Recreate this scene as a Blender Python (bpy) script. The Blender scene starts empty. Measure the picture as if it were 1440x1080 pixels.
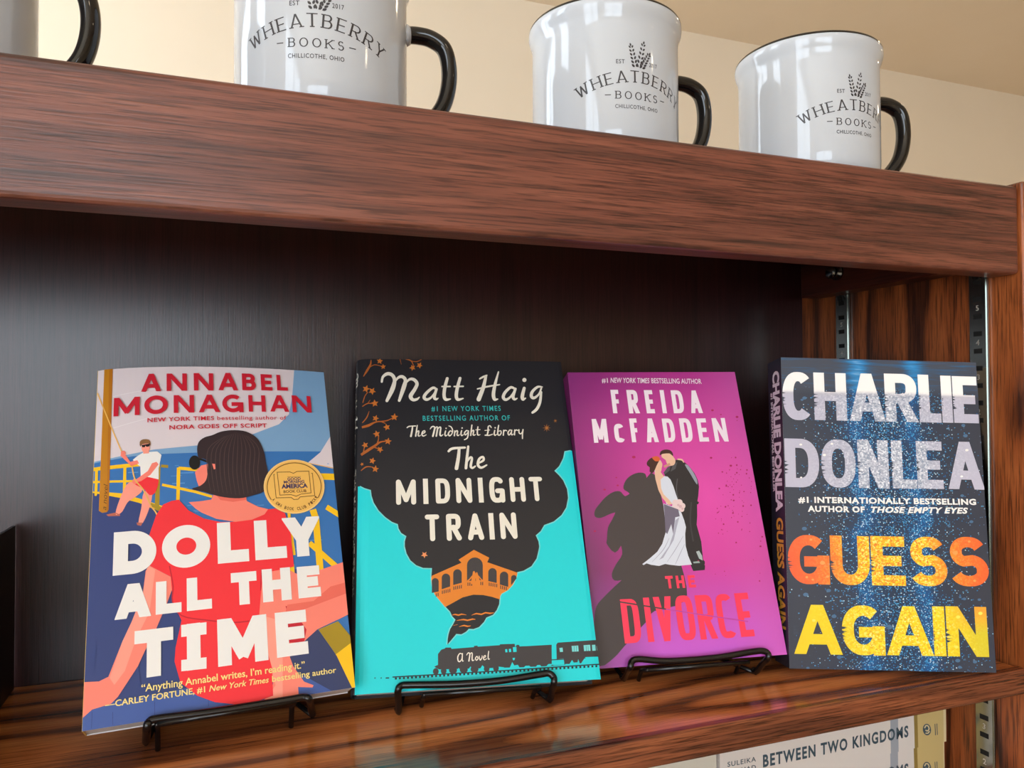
import bpy, bmesh, math, random
from math import sin, cos, pi, radians
from mathutils import Vector, Matrix
from mathutils.geometry import tessellate_polygon

SC = bpy.context.scene
COL = SC.collection
random.seed(7)

# ------------------------------------------------------------------ camera, world, exposure
EYE = 1.30                                   # lens height above the floor (m)
cam_data = bpy.data.cameras.new('camera')
cam_data.sensor_width = 36.0
cam_data.lens = 27.05
cam_data.clip_start = 0.02
cam = bpy.data.objects.new('camera', cam_data)
COL.objects.link(cam)
_r = Vector((0.93608, -0.35178, -0.00410)); _u = Vector((-0.00330, -0.02043, 0.99979)); _f = Vector((0.35178, 0.93586, 0.02029))
cam.matrix_world = Matrix(((_r.x, _u.x, -_f.x, 0.0), (_r.y, _u.y, -_f.y, 0.0), (_r.z, _u.z, -_f.z, EYE), (0, 0, 0, 1)))
SC.camera = cam

SC.view_settings.view_transform = 'Standard'
SC.view_settings.look = 'None'
SC.view_settings.gamma = 1.0
SC.view_settings.use_curve_mapping = False
SC.view_settings.exposure = -0.08

world = bpy.data.worlds.new('world')
SC.world = world
world.use_nodes = True
world.node_tree.nodes['Background'].inputs[0].default_value = (0.75, 0.85, 1.0, 1)
world.node_tree.nodes['Background'].inputs[1].default_value = 0.3

WINDOW_FRONT = 8.5        # brightness of the daylight in the shop windows
WINDOW_SIDE = 8.0
LAMP = 34.0                # warm ceiling downlights

# ------------------------------------------------------------------ materials
def lin1(c):
    c /= 255.0
    return c / 12.92 if c <= 0.04045 else ((c + 0.055) / 1.055) ** 2.4
def lin(rgb):
    return (lin1(rgb[0]), lin1(rgb[1]), lin1(rgb[2]), 1.0)
_M = {}
def mat(name, rgb, rough=0.5, metal=0.0, spec=0.5, coat=0.0):
    if name in _M: return _M[name]
    m = bpy.data.materials.new(name); m.use_nodes = True
    b = m.node_tree.nodes['Principled BSDF']
    b.inputs['Base Color'].default_value = lin(rgb)
    b.inputs['Roughness'].default_value = rough
    b.inputs['Metallic'].default_value = metal
    b.inputs['Specular IOR Level'].default_value = spec
    b.inputs['Coat Weight'].default_value = coat
    _M[name] = m
    return m
def ink(rgb):
    """printing ink on a matt-laminated cover"""
    return mat('ink_%02x%02x%02x' % tuple(int(v) for v in rgb), rgb, 0.42, 0, 0.35)

class NT:
    """tiny node-graph helper"""
    def __init__(s, name):
        s.m = bpy.data.materials.new(name); s.m.use_nodes = True
        s.t = s.m.node_tree; s.b = s.t.nodes['Principled BSDF']
    def n(s, kind, **kw):
        nd = s.t.nodes.new(kind)
        for k, v in kw.items(): setattr(nd, k, v)
        return nd
    def put(s, sock, v):
        if isinstance(v, bpy.types.NodeSocket): s.t.links.new(v, sock)
        else: sock.default_value = v
    def math(s, op, a, b=0.0, c=None, clamp=False):
        nd = s.n('ShaderNodeMath', operation=op); nd.use_clamp = clamp
        s.put(nd.inputs[0], a); s.put(nd.inputs[1], b)
        if c is not None: s.put(nd.inputs[2], c)
        return nd.outputs[0]
    def obj(s):
        return s.n('ShaderNodeTexCoord').outputs['Object']
    def xyz(s, v):
        nd = s.n('ShaderNodeSeparateXYZ'); s.put(nd.inputs[0], v); return nd.outputs
    def comb(s, x, y, z):
        nd = s.n('ShaderNodeCombineXYZ'); s.put(nd.inputs[0], x); s.put(nd.inputs[1], y); s.put(nd.inputs[2], z); return nd.outputs[0]
    def mapping(s, v, scale=(1, 1, 1), loc=(0, 0, 0), rot=(0, 0, 0)):
        nd = s.n('ShaderNodeMapping'); s.put(nd.inputs[0], v)
        nd.inputs['Scale'].default_value = scale; nd.inputs['Location'].default_value = loc; nd.inputs['Rotation'].default_value = rot
        return nd.outputs[0]
    def noise(s, v, scale=1.0, detail=2.0, rough=0.5, dist=0.0):
        nd = s.n('ShaderNodeTexNoise'); s.put(nd.inputs['Vector'], v)
        nd.inputs['Scale'].default_value = scale; nd.inputs['Detail'].default_value = detail
        nd.inputs['Roughness'].default_value = rough; nd.inputs['Distortion'].default_value = dist
        return nd.outputs['Fac']
    def vor(s, v, scale=1.0):
        nd = s.n('ShaderNodeTexVoronoi'); s.put(nd.inputs['Vector'], v); nd.inputs['Scale'].default_value = scale
        return nd.outputs
    def ramp(s, fac, stops, interp='LINEAR'):
        nd = s.n('ShaderNodeValToRGB'); s.put(nd.inputs[0], fac)
        cr = nd.color_ramp; cr.interpolation = interp
        while len(cr.elements) > 1: cr.elements.remove(cr.elements[-1])
        for i, (p, c) in enumerate(stops):
            e = cr.elements[0] if i == 0 else cr.elements.new(p)
            e.position = p; e.color = lin(c) if len(c) == 3 else c
        return nd.outputs[0]
    def mix(s, fac, a, b, blend='MIX'):
        nd = s.n('ShaderNodeMix', data_type='RGBA', blend_type=blend)
        s.put(nd.inputs[0], fac)
        s.put(nd.inputs[6], lin(a) if isinstance(a, tuple) and len(a) == 3 else a)
        s.put(nd.inputs[7], lin(b) if isinstance(b, tuple) and len(b) == 3 else b)
        return nd.outputs[2]
    def done(s, color, rough=0.4, spec=0.5, metal=0.0, bump=None, bump_dist=0.0002, bump_s=1.0, coat=0.0, coat_rough=0.1):
        s.put(s.b.inputs['Base Color'], color); s.put(s.b.inputs['Roughness'], rough)
        s.b.inputs['Specular IOR Level'].default_value = spec; s.put(s.b.inputs['Metallic'], metal)
        s.b.inputs['Coat Weight'].default_value = coat; s.b.inputs['Coat Roughness'].default_value = coat_rough
        if bump is not None:
            nd = s.n('ShaderNodeBump'); s.put(nd.inputs['Height'], bump)
            nd.inputs['Distance'].default_value = bump_dist; nd.inputs['Strength'].default_value = bump_s
            s.t.links.new(nd.outputs[0], s.b.inputs['Normal'])
        return s.m

def wood(name, axis, dark, mid, light, cross=9.0, along=1.1, rings=9.0, rough=0.28, spec=0.5, pore=0.55, seed=0.0, ring_mix=0.8, bump=0.00012, coat=0.0, coat_rough=0.08, sharp=0.35, lines=0.0):
    """stained oak: contour lines of a stretched noise give cathedral grain, fine stretched noise gives the open pores"""
    g = NT(name)
    co = g.xyz(g.obj())
    a = co[axis]; o = [co[i] for i in range(3) if i != axis]
    w = g.math('ADD', o[0], g.math('MULTIPLY', o[1], 0.83))
    v = g.comb(g.math('MULTIPLY', a, along), g.math('MULTIPLY', w, cross), seed)
    n1 = g.noise(v, 1.0, 1.5, 0.45, 0.15)
    ring = g.math('FRACT', g.math('ADD', g.math('MULTIPLY', n1, rings), g.math('MULTIPLY', w, lines)))
    fine = g.noise(g.comb(g.math('MULTIPLY', a, 34.0), g.math('MULTIPLY', w, 1150.0), seed + 3), 1.0, 3.0, 0.6)
    mid_n = g.noise(g.comb(g.math('MULTIPLY', a, 8.0), g.math('MULTIPLY', w, 300.0), seed + 7), 1.0, 3.0, 0.55)
    rr = g.math('ADD', ring, g.math('MULTIPLY', g.math('SUBTRACT', fine, 0.5), 0.40))
    c = g.ramp(rr, [(0.0, dark), (sharp * 0.6, dark), (sharp + 0.12, mid), (0.72, light), (0.9, mid), (1.0, dark)])
    c0 = g.ramp(mid_n, [(0.3, dark), (0.5, mid), (0.68, light)])
    c = g.mix(ring_mix, c0, c)
    p = g.ramp(fine, [(0.36, (90, 80, 78)), (0.52, (255, 255, 255))])
    c = g.mix(pore, c, g.mix(1.0, c, p, 'MULTIPLY'))
    return g.done(c, rough, spec, 0.0, fine, bump, 0.6, coat, coat_rough)

# ------------------------------------------------------------------ mesh helpers
def obj(name, bm_or_mesh, mats=None, parent=None, smooth=False, loc=None):
    if isinstance(bm_or_mesh, bmesh.types.BMesh):
        me = bpy.data.meshes.new(name); bm_or_mesh.to_mesh(me); bm_or_mesh.free()
    else:
        me = bm_or_mesh
    if mats is not None:
        for m in (mats if isinstance(mats, (list, tuple)) else [mats]): me.materials.append(m)
    if smooth:
        for p in me.polygons: p.use_smooth = True
    o = bpy.data.objects.new(name, me); COL.objects.link(o)
    if parent is not None: o.parent = parent
    if loc is not None: o.location = loc
    return o
def thing(name, label, cat, loc=(0, 0, 0), group=None):
    o = bpy.data.objects.new(name, None); COL.objects.link(o); o.location = loc
    o.empty_display_size = 0.02
    return tag(o, label, cat, group)
def tag(o, label, cat, group=None):
    o['label'] = label; o['category'] = cat
    if group: o['group'] = group
    return o
def structure(o):
    o['kind'] = 'structure'; return o
def box(bm, x0, x1, y0, y1, z0, z1, mi=0):
    vs = [bm.verts.new(p) for p in ((x0, y0, z0), (x1, y0, z0), (x1, y1, z0), (x0, y1, z0), (x0, y0, z1), (x1, y0, z1), (x1, y1, z1), (x0, y1, z1))]
    fs = []
    for q in ((3, 2, 1, 0), (4, 5, 6, 7), (0, 1, 5, 4), (1, 2, 6, 5), (2, 3, 7, 6), (3, 0, 4, 7)):
        f = bm.faces.new([vs[i] for i in q]); f.material_index = mi; fs.append(f)
    return vs, fs
def boxes(*bs, bevel=0.0, seg=3):
    bm = bmesh.new()
    for b in bs: box(bm, *b)
    if bevel > 0:
        bmesh.ops.bevel(bm, geom=list(bm.edges), offset=bevel, segments=seg, profile=0.5, affect='EDGES')
    return bm
def catmull(pts, n=6, closed=False):
    P = [Vector(p) for p in pts]; out = []; L = len(P)
    rng = range(L) if closed else range(L - 1)
    for i in rng:
        if closed: a, b, c, d = P[(i - 1) % L], P[i], P[(i + 1) % L], P[(i + 2) % L]
        else: a, b, c, d = P[max(i - 1, 0)], P[i], P[i + 1], P[min(i + 2, L - 1)]
        for k in range(n):
            t = k / n
            out.append(0.5 * ((2 * b) + (c - a) * t + (2 * a - 5 * b + 4 * c - d) * t * t + (3 * b - a - 3 * c + d) * t ** 3))
    if not closed: out.append(P[-1])
    return out
def tube(bm, pts, r, seg=12, caps=True, ry=None):
    """round bar along a polyline; r may be a list; ry squashes one way"""
    P = [Vector(p) for p in pts]; n = len(P); rs = r if isinstance(r, (list, tuple)) else [r] * n
    T = []
    for i in range(n):
        t = (P[min(i + 1, n - 1)] - P[max(i - 1, 0)])
        T.append(t.normalized() if t.length > 1e-9 else Vector((0, 0, 1)))
    up = Vector((0, 0, 1)) if abs(T[0].z) < 0.9 else Vector((1, 0, 0))
    N = (up - T[0] * up.dot(T[0])).normalized(); rings = []
    for i in range(n):
        N = (N - T[i] * N.dot(T[i]))
        N = N.normalized() if N.length > 1e-9 else T[i].orthogonal().normalized()
        B = T[i].cross(N)
        rings.append([bm.verts.new(P[i] + N * (cos(2 * pi * k / seg) * rs[i]) + B * (sin(2 * pi * k / seg) * rs[i] * (ry or 1.0))) for k in range(seg)])
    for a, b in zip(rings, rings[1:]):
        for k in range(seg):
            bm.faces.new((a[k], a[(k + 1) % seg], b[(k + 1) % seg], b[k]))
    if caps:
        bm.faces.new(list(reversed(rings[0]))); bm.faces.new(rings[-1])
def lathe(bm, prof, seg=96, mi=0, close=False):
    rings = []
    for r, z in prof:
        if r < 1e-6: rings.append([bm.verts.new((0, 0, z))])
        else: rings.append([bm.verts.new((r * cos(2 * pi * k / seg), r * sin(2 * pi * k / seg), z)) for k in range(seg)])
    for a, b in zip(rings, rings[1:]):
        for k in range(seg):
            k2 = (k + 1) % seg
            if len(a) == 1 and len(b) == 1: continue
            if len(a) == 1: f = bm.faces.new((a[0], b[k2], b[k]))
            elif len(b) == 1: f = bm.faces.new((a[k], a[k2], b[0]))
            else: f = bm.faces.new((a[k], a[k2], b[k2], b[k]))
            f.material_index = mi

# ------------------------------------------------------------------ lettering: stroke alphabet + built-in font
def arc(cx, cy, rx, ry, a0, a1, n=18, p=2.0):
    out = []
    for i in range(n + 1):
        a = radians(a0 + (a1 - a0) * i / n); c, s = cos(a), sin(a)
        out.append((cx + rx * math.copysign(abs(c) ** (2 / p), c), cy + ry * math.copysign(abs(s) ** (2 / p), s)))
    return out
def strokes(ch, p=2.0):
    """capital letters as centre lines in a unit box; p = squareness of the round letters"""
    A = lambda *a, **k: arc(*a, p=p, **k)
    S = {
     'A': [[(0, 0), (.5, 1.0)], [(.5, 1.0), (1, 0)], [(.2, .25), (.8, .25)]],
     'B': [[(0, 0), (0, 1)], [(0, 1), (.55, 1)] + A(.55, .77, .37, .23, 90, -90) + [(0, .54)], [(0, .54), (.58, .54)] + A(.58, .27, .42, .27, 90, -90) + [(0, 0)]],
     'C': [A(.5, .5, .5, .5, 48, 312, n=30)],
     'c': [A(.5, .5, .5, .5, 40, 320, n=30)],
     'D': [[(0, 0), (0, 1)], [(0, 1), (.4, 1)] + A(.4, .5, .6, .5, 90, -90, n=26) + [(0, 0)]],
     'E': [[(0, 0), (0, 1)], [(0, 1), (1, 1)], [(0, .5), (.86, .5)], [(0, 0), (1, 0)]],
     'F': [[(0, 0), (0, 1)], [(0, 1), (1, 1)], [(0, .5), (.86, .5)]],
     'G': [A(.5, .5, .5, .5, 48, 335, n=32), [(.55, .45), (1, .45)], [(1, .45), (1, 0)]],
     'H': [[(0, 0), (0, 1)], [(1, 0), (1, 1)], [(0, .5), (1, .5)]],
     'I': [[(.5, 0), (.5, 1)]],
     'K': [[(0, 0), (0, 1)], [(0, .4), (1, 1.02)], [(.3, .6), (1, -.02)]],
     'L': [[(0, 0), (0, 1)], [(0, 0), (1, 0)]],
     'M': [[(0, 0), (0, 1)], [(1, 0), (1, 1)], [(0, 1), (.5, .12)], [(1, 1), (.5, .12)]],
     'N': [[(0, 0), (0, 1)], [(1, 0), (1, 1)], [(0, 1.0), (1, 0)]],
     'O': [A(.5, .5, .5, .5, 0, 360, n=44)],
     'P': [[(0, 0), (0, 1)], [(0, 1), (.55, 1)] + A(.55, .73, .45, .27, 90, -90) + [(0, .46)]],
     'R': [[(0, 0), (0, 1)], [(0, 1), (.5, 1)] + A(.5, .74, .46, .26, 90, -90) + [(0, .48)], [(.45, .5), (1, 0)]],
     'S': [A(.5, .745, .44, .255, 25, 250, n=24) + A(.5, .27, .5, .27, 75, -155, n=26)],
     'T': [[(.5, 0), (.5, 1)], [(0, 1), (1, 1)]],
     'U': [[(0, 1), (0, .42)] + A(.5, .42, .5, .42, 180, 360, n=24) + [(1, 1)]],
     'V': [[(0, 1), (.5, 0)], [(.5, 0), (1, 1)]],
     'W': [[(0, 1), (.25, 0)], [(.25, 0), (.5, .9)], [(.5, .9), (.75, 0)], [(.75, 0), (1, 1)]],
     'Y': [[(0, 1), (.5, .42)], [(1, 1), (.5, .42)], [(.5, .42), (.5, 0)]],
    }
    return S[ch]
def clip_poly(poly, x0, x1, y0, y1):
    def cut(P, f, inter):
        out = []
        for i in range(len(P)):
            a, b = P[i - 1], P[i]
            fa, fb = f(a), f(b)
            if fa >= 0 and fb >= 0: out.append(b)
            elif fa >= 0 > fb: out.append(inter(a, b, fa, fb))
            elif fa < 0 <= fb: out.append(inter(a, b, fa, fb)); out.append(b)
        return out
    I = lambda a, b, fa, fb: (a[0] + (b[0] - a[0]) * fa / (fa - fb), a[1] + (b[1] - a[1]) * fa / (fa - fb))
    for f in (lambda q: q[0] - x0, lambda q: x1 - q[0], lambda q: q[1] - y0, lambda q: y1 - q[1]):
        if not poly: return []
        poly = cut(poly, f, I)
    return poly
def ribbon_quads(pts, hw, cap='flat', ext=0.0):
    """convex pieces of a band of half width hw (number or list) along pts"""
    P = [Vector((p[0], p[1])) for p in pts]
    hs = list(hw) if isinstance(hw, (list, tuple)) else [hw] * len(P)
    keep = [i for i in range(len(P)) if i == 0 or (P[i] - P[i - 1]).length > 1e-9]
    P = [P[i] for i in keep]; hs = [hs[i] for i in keep]; n = len(P)
    closed = n > 3 and (P[0] - P[-1]).length < 1e-7
    if ext and n > 1:
        P[0] = P[0] - (P[1] - P[0]).normalized() * ext; P[-1] = P[-1] + (P[-1] - P[-2]).normalized() * ext
    out = []; N = []
    for i in range(n):
        d = Vector((0, 0))
        if closed and i in (0, n - 1): d += (P[-1] - P[-2]).normalized() + (P[1] - P[0]).normalized()
        elif i > 0: d += (P[i] - P[i - 1]).normalized()
        if i < n - 1 and not (closed and i == 0): d += (P[i + 1] - P[i]).normalized()
        d = d.normalized() if d.length > 1e-9 else Vector((1, 0))
        m = 1.0
        if 0 < i < n - 1:
            c = (P[i + 1] - P[i]).normalized().dot(d)
            m = 1.0 / max(c, 0.55)
        N.append(Vector((-d.y, d.x)) * m)
    for i in range(n - 1):
        out.append([tuple(P[i] + N[i] * hs[i]), tuple(P[i] - N[i] * hs[i]), tuple(P[i + 1] - N[i + 1] * hs[i + 1]), tuple(P[i + 1] + N[i + 1] * hs[i + 1])])
    if cap == 'round':
        for q, h in ((P[0], hs[0]), (P[-1], hs[-1])):
            out.append([(q.x + h * cos(2 * pi * k / 14), q.y + h * sin(2 * pi * k / 14)) for k in range(14)])
    return out
def letter_polys(ch, W, H, t, p=2.0, rnd=False, th=None, serif=0.0):
    """convex polygons of one capital filling the box W x H with stroke weight t (th: weight of horizontals)"""
    th = th or t; out = []
    if ch == 'I' and not serif:
        W0 = (W - t) / 2; return [[(W0, 0), (W0 + t, 0), (W0 + t, H), (W0, H)]]
    for st in strokes(ch, p):
        pts = [(t / 2 + x * (W - t), th / 2 + y * (H - th)) for x, y in st]
        hw = []
        for i in range(len(pts)):
            a, b = pts[max(i - 1, 0)], pts[min(i + 1, len(pts) - 1)]
            dx, dy = abs(b[0] - a[0]), abs(b[1] - a[1]); k = dy / (dx + dy + 1e-9)
            hw.append((th * (1 - k) + t * k) / 2)
        if rnd:
            qs = ribbon_quads(pts, hw, 'round')
        else:
            straight = len(pts) == 2
            slanted = straight and abs(pts[0][0] - pts[1][0]) > .02 * W and abs(pts[0][1] - pts[1][1]) > .02 * H
            closed = (Vector(pts[0]) - Vector(pts[-1])).length < 1e-6
            ext = t * .25 if slanted else (t / 2 if straight or ch in 'DBPRU' else 0.0)
            if slanted:                       # run the slanted ends on through the top or foot line only
                pts = [(px_, 0.0 if y <= 0 else H if y >= 1 else py_) for (px_, py_), (x, y) in zip(pts, st)]
                d = (Vector(pts[1]) - Vector(pts[0])).normalized()
                pts[0] = tuple(Vector(pts[0]) - d * (t if st[0][1] <= 0 or st[0][1] >= 1 else t * .28))
                pts[1] = tuple(Vector(pts[1]) + d * (t if st[1][1] <= 0 or st[1][1] >= 1 else t * .28))
                ext = 0.0
            if straight and not slanted and ch in 'EFHA' and abs(st[0][1] - st[1][1]) < 1e-6: ext = th * 0.3
            qs = ribbon_quads(pts, hw, 'flat', 0.0 if closed else ext)
        for q in qs:
            q = clip_poly(q, 0, W, 0, H)
            if len(q) > 2: out.append(q)
        if serif:
            for e in (0, -1):
                x, y = st[e]
                if (y in (0, 1) or y == 1.02 or y == -.02) and ch not in 'OCSG' and len(st) == 2 and st[0][0:2] != st[1][0:2] and abs(st[0][1] - st[1][1]) > .3:
                    cx = t / 2 + x * (W - t); cy = 0 if y <= 0 else H
                    s = serif; y0, y1 = (0, th) if cy == 0 else (H - th, H)
                    if ch == 'A' and cy == H: continue
                    if ch in 'MN' and (x, y) not in ((0, 0), (1, 0), (0, 1), (1, 1)): continue
                    if ch in 'VWY' and cy == 0 and ch != 'Y': continue
                    out.append([(cx - s, y0), (cx + s, y0), (cx + s, y1), (cx - s, y1)])
    return out
_TXT = {}
def font_mesh(text, bold=0.0, shear=0.0, spacing=1.0):
    """built-in font text as triangles, baseline at y=0, x from 0; returns verts, tris, width, cap height"""
    key = (text, bold, shear, spacing)
    if key in _TXT: return _TXT[key]
    c = bpy.data.curves.new('lettering', 'FONT'); c.body = text; c.offset = bold; c.shear = shear
    c.space_character = spacing; c.resolution_u = 3; c.size = 1.0
    o = bpy.data.objects.new('lettering', c); COL.objects.link(o)
    bpy.context.view_layer.update()
    me = o.to_mesh(); me.calc_loop_triangles()
    V = [(v.co.x, v.co.y) for v in me.vertices]; T = [tuple(t.vertices) for t in me.loop_triangles]
    o.to_mesh_clear(); bpy.data.objects.remove(o); bpy.data.curves.remove(c)
    x0 = min(v[0] for v in V); x1 = max(v[0] for v in V)
    _TXT[key] = ([(x - x0, y) for x, y in V], T, x1 - x0)
    return _TXT[key]
CAP = 0.72           # cap height of the built-in font at size 1 (refined below)
_v = font_mesh('H')[0]; CAP = max(y for x, y in _v)

# brush-script alphabet: each letter = strokes of (x, y, half-width); x-height .5, capitals about 1, second value = advance
SCRIPT = {
 'T': ([[(-.1, .84, .05), (.08, .97, .06), (.6, 1.0, .05)], [(.36, .97, .06), (.3, .5, .075), (.2, 0, .08)]], .55),
 'h': ([[(.2, 1.05, .05), (.12, .5, .06), (.05, 0, .06)], [(.08, .25, .03), (.25, .5, .05), (.33, .45, .05), (.26, .1, .055), (.33, .0, .05), (.45, .08, .035)]], .52),
 'e': ([[(.08, .22, .04), (.3, .36, .05), (.28, .52, .05), (.12, .42, .055), (.05, .15, .06), (.18, 0, .055), (.42, .12, .035)]], .5),
 'M': ([[(-.12, .72, .035), (0, .92, .055), (.16, .98, .06), (.26, .85, .065), (.2, .5, .075), (.08, 0, .075)], [(.26, .7, .04), (.4, .92, .05), (.5, .86, .06), (.46, .55, .07), (.36, 0, .07)], [(.5, .68, .04), (.66, .9, .05), (.76, .82, .06), (.7, .4, .07), (.68, .1, .07), (.78, .02, .06), (.92, .14, .035)]], 1.0),
 'N': ([[(-.12, .72, .035), (0, .92, .055), (.14, .98, .06), (.24, .85, .065), (.2, .5, .075), (.1, 0, .075)], [(.24, .7, .04), (.4, .95, .05), (.52, .86, .06), (.48, .4, .07), (.48, .08, .07), (.58, .0, .05), (.7, .1, .03)]], .8),
 'i': ([[(.15, .5, .055), (.08, .18, .06), (.14, .0, .055), (.28, .1, .035)], [(.2, .76, .065), (.205, .77, .065)]], .32),
 'd': ([[(.36, .4, .04), (.22, .5, .05), (.05, .22, .06), (.14, 0, .06), (.34, .2, .045), (.42, .55, .05), (.3, .9, .05), (.12, 1.0, .04)]], .5),
 'n': ([[(.1, .5, .05), (.04, 0, .06)], [(.07, .25, .03), (.25, .5, .05), (.33, .42, .05), (.27, .1, .055), (.35, 0, .05), (.46, .1, .03)]], .52),
 'g': ([[(.38, .44, .04), (.24, .5, .05), (.06, .26, .06), (.14, .06, .055), (.34, .3, .04), (.4, .48, .045)], [(.4, .48, .05), (.36, .1, .055), (.26, -.26, .055), (.02, -.42, .045)]], .52),
 't': ([[(.18, .85, .055), (.1, .3, .06), (.14, .02, .055), (.32, .06, .035)], [(-.02, .55, .035), (.34, .57, .04)]], .38),
 'L': ([[(.55, .8, .04), (.46, .98, .05), (.3, .9, .055), (.26, .5, .065), (.16, .1, .06), (-.02, .04, .05)], [(.0, .06, .05), (.3, .02, .055), (.62, .12, .04)], [(-.02, .52, .035), (.4, .56, .035)]], .68),
 'b': ([[(.2, 1.0, .05), (.1, .5, .06), (.07, .1, .06), (.2, 0, .055), (.36, .2, .05), (.34, .44, .05), (.16, .4, .035)]], .5),
 'r': ([[(.1, .5, .05), (.04, 0, .06)], [(.07, .25, .03), (.2, .48, .045), (.34, .44, .055)]], .4),
 'a': ([[(.38, .44, .04), (.24, .5, .05), (.06, .24, .06), (.12, .0, .055), (.3, .2, .045), (.4, .48, .045)], [(.4, .48, .05), (.33, .1, .055), (.4, 0, .05), (.5, .1, .03)]], .56),
 'y': ([[(.06, .5, .055), (.06, .18, .055), (.2, .08, .05), (.36, .3, .04)], [(.42, .5, .055), (.34, .05, .055), (.3, -.4, .05)]], .5),
 'o': ([[(.2, .48, .05), (.05, .25, .06), (.16, .02, .055), (.36, .24, .055), (.24, .48, .05)]], .46),
 'v': ([[(.02, .48, .05), (.12, .0, .06), (.34, .3, .05), (.36, .5, .045)]], .44),
 'l': ([[(.2, 1.0, .05), (.1, .4, .06), (.12, .04, .055), (.26, .08, .035)]], .32),
 'H': ([[(-.02, .85, .035), (.2, .98, .04)], [(.18, .96, .06), (.02, 0, .075)], [(.72, 1.05, .05), (.58, .4, .065), (.56, .05, .06), (.72, .08, .03)], [(-.06, .45, .04), (.7, .6, .04)]], .85),
 'A': ([[(.5, .9, .05), (.28, .98, .055), (.04, .6, .065), (.06, .12, .07), (.24, .0, .06), (.46, .3, .045), (.56, .85, .05)], [(.58, .95, .055), (.52, .3, .065), (.56, .02, .05), (.66, .08, .03)]], .82),
}
def script_layout(text):
    x = 0.0; out = []
    for ch in text:
        if ch == ' ': x += .34; continue
        st, adv = SCRIPT[ch]
        for s in st: out.append([(x + a, b, w) for a, b, w in s])
        x += adv
    return out, x
import numpy as np
class Art:
    """Printed artwork of one flat cover, drawn in cover coordinates (metres; x right from the middle, y up from the foot).
    Outlines are given in photo pixels measured on the cover and turned into cover coordinates by the cover's own four corners."""
    STEP = 2.5e-5
    def __init__(s, corners, w, h, unbow=None):
        A, b = [], []
        for (x, y), (X, Y) in zip(corners, ((-w / 2, h), (w / 2, h), (w / 2, 0), (-w / 2, 0))):
            A.append([x, y, 1, 0, 0, 0, -X * x, -X * y]); b.append(X)
            A.append([0, 0, 0, x, y, 1, -Y * x, -Y * y]); b.append(Y)
        s.H = np.append(np.linalg.solve(np.array(A, float), np.array(b, float)), 1).reshape(3, 3)
        s.w, s.h, s.items, s.level = w, h, [], 1
        s.o, s.sc = (0.0, 0.0), 1.0
        s.unbow = unbow
    def crop(s, ox, oy, sc): s.o, s.sc = (ox, oy), sc; return s
    def loc(s, x, y):
        x, y = s.o[0] + x / s.sc, s.o[1] + y / s.sc
        if s.unbow: y += s.unbow(x, y)
        q = s.H @ np.array([x, y, 1.0])
        return (q[0] / q[2], q[1] / q[2])
    def up(s): s.level += 1; return s
    def _inside(s, P):
        return clip_poly(list(P), -s.w / 2, s.w / 2, 0, s.h)
    def local_convex(s, P, m):
        P = s._inside(P)
        if len(P) > 2: s.items.append((s.level, m, [Vector((x, y)) for x, y in P], [tuple(range(len(P)))]))
    def poly(s, pts, m, smooth=0):
        P = [s.loc(*p) for p in pts]
        if smooth: P = [(v[0], v[1]) for v in catmull([(a, b, 0) for a, b in P], smooth, True)]
        tri = tessellate_polygon([[Vector((a, b, 0)) for a, b in P]])
        V = [Vector(p) for p in P]
        e = 2e-4
        if all(abs(v.x) <= s.w / 2 + 1e-6 and -1e-6 <= v.y <= s.h + 1e-6 for v in V):
            s.items.append((s.level, m, V, [tuple(t) for t in tri]))
        else:
            for t in tri: s.local_convex([P[i] for i in t], m)
        return s
    def band(s, pts, wpx, m, smooth=0, cap='flat'):
        """stroke along pts; wpx = width(s) in the current pixel unit"""
        ws = list(wpx) if isinstance(wpx, (list, tuple)) else [wpx] * len(pts)
        if smooth:
            Q = catmull([(p[0], p[1], w) for p, w in zip(pts, ws)], smooth)
            pts = [(q[0], q[1]) for q in Q]; ws = [max(q[2], 0.05) for q in Q]
        for q in ribbon_quads(pts, [w / 2 for w in ws], cap):
            s.local_convex([s.loc(*v) for v in q], m)
        return s
    def disc(s, x, y, rx, m, ry=None, n=20, rot=0):
        ry = ry or rx; c, d = cos(rot), sin(rot)
        s.poly([(x + rx * cos(2 * pi * k / n) * c - ry * sin(2 * pi * k / n) * d, y + rx * cos(2 * pi * k / n) * d + ry * sin(2 * pi * k / n) * c) for k in range(n)], m)
        return s
    def cap(s, ch, xl, xr, yt, yb, t, m, p=2.0, rnd=False, th=None, nick=None):
        """one capital: left/right at mid height, top/bottom at mid width (photo px); t = weight / height"""
        xm, ym = (xl + xr) / 2, (yt + yb) / 2
        l, r = s.loc(xl, ym)[0], s.loc(xr, ym)[0]; b, tp = s.loc(xm, yb)[1], s.loc(xm, yt)[1]
        W, H = r - l, tp - b
        for q in letter_polys(ch, W, H, t * H, p, rnd, (th or t) * H):
            s.local_convex([(l + x, b + y) for x, y in q], m)
        if nick:
            s.level += 1
            for k in range(nick[1]):
                yy = b + H * random.uniform(.28, .56); d = W * random.uniform(.04, .14); hh = H * random.uniform(.008, .02)
                s.local_convex([(l - 1e-5, yy - hh), (l + d, yy), (l - 1e-5, yy + hh)], nick[0])
            s.level -= 1
        return s
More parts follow.
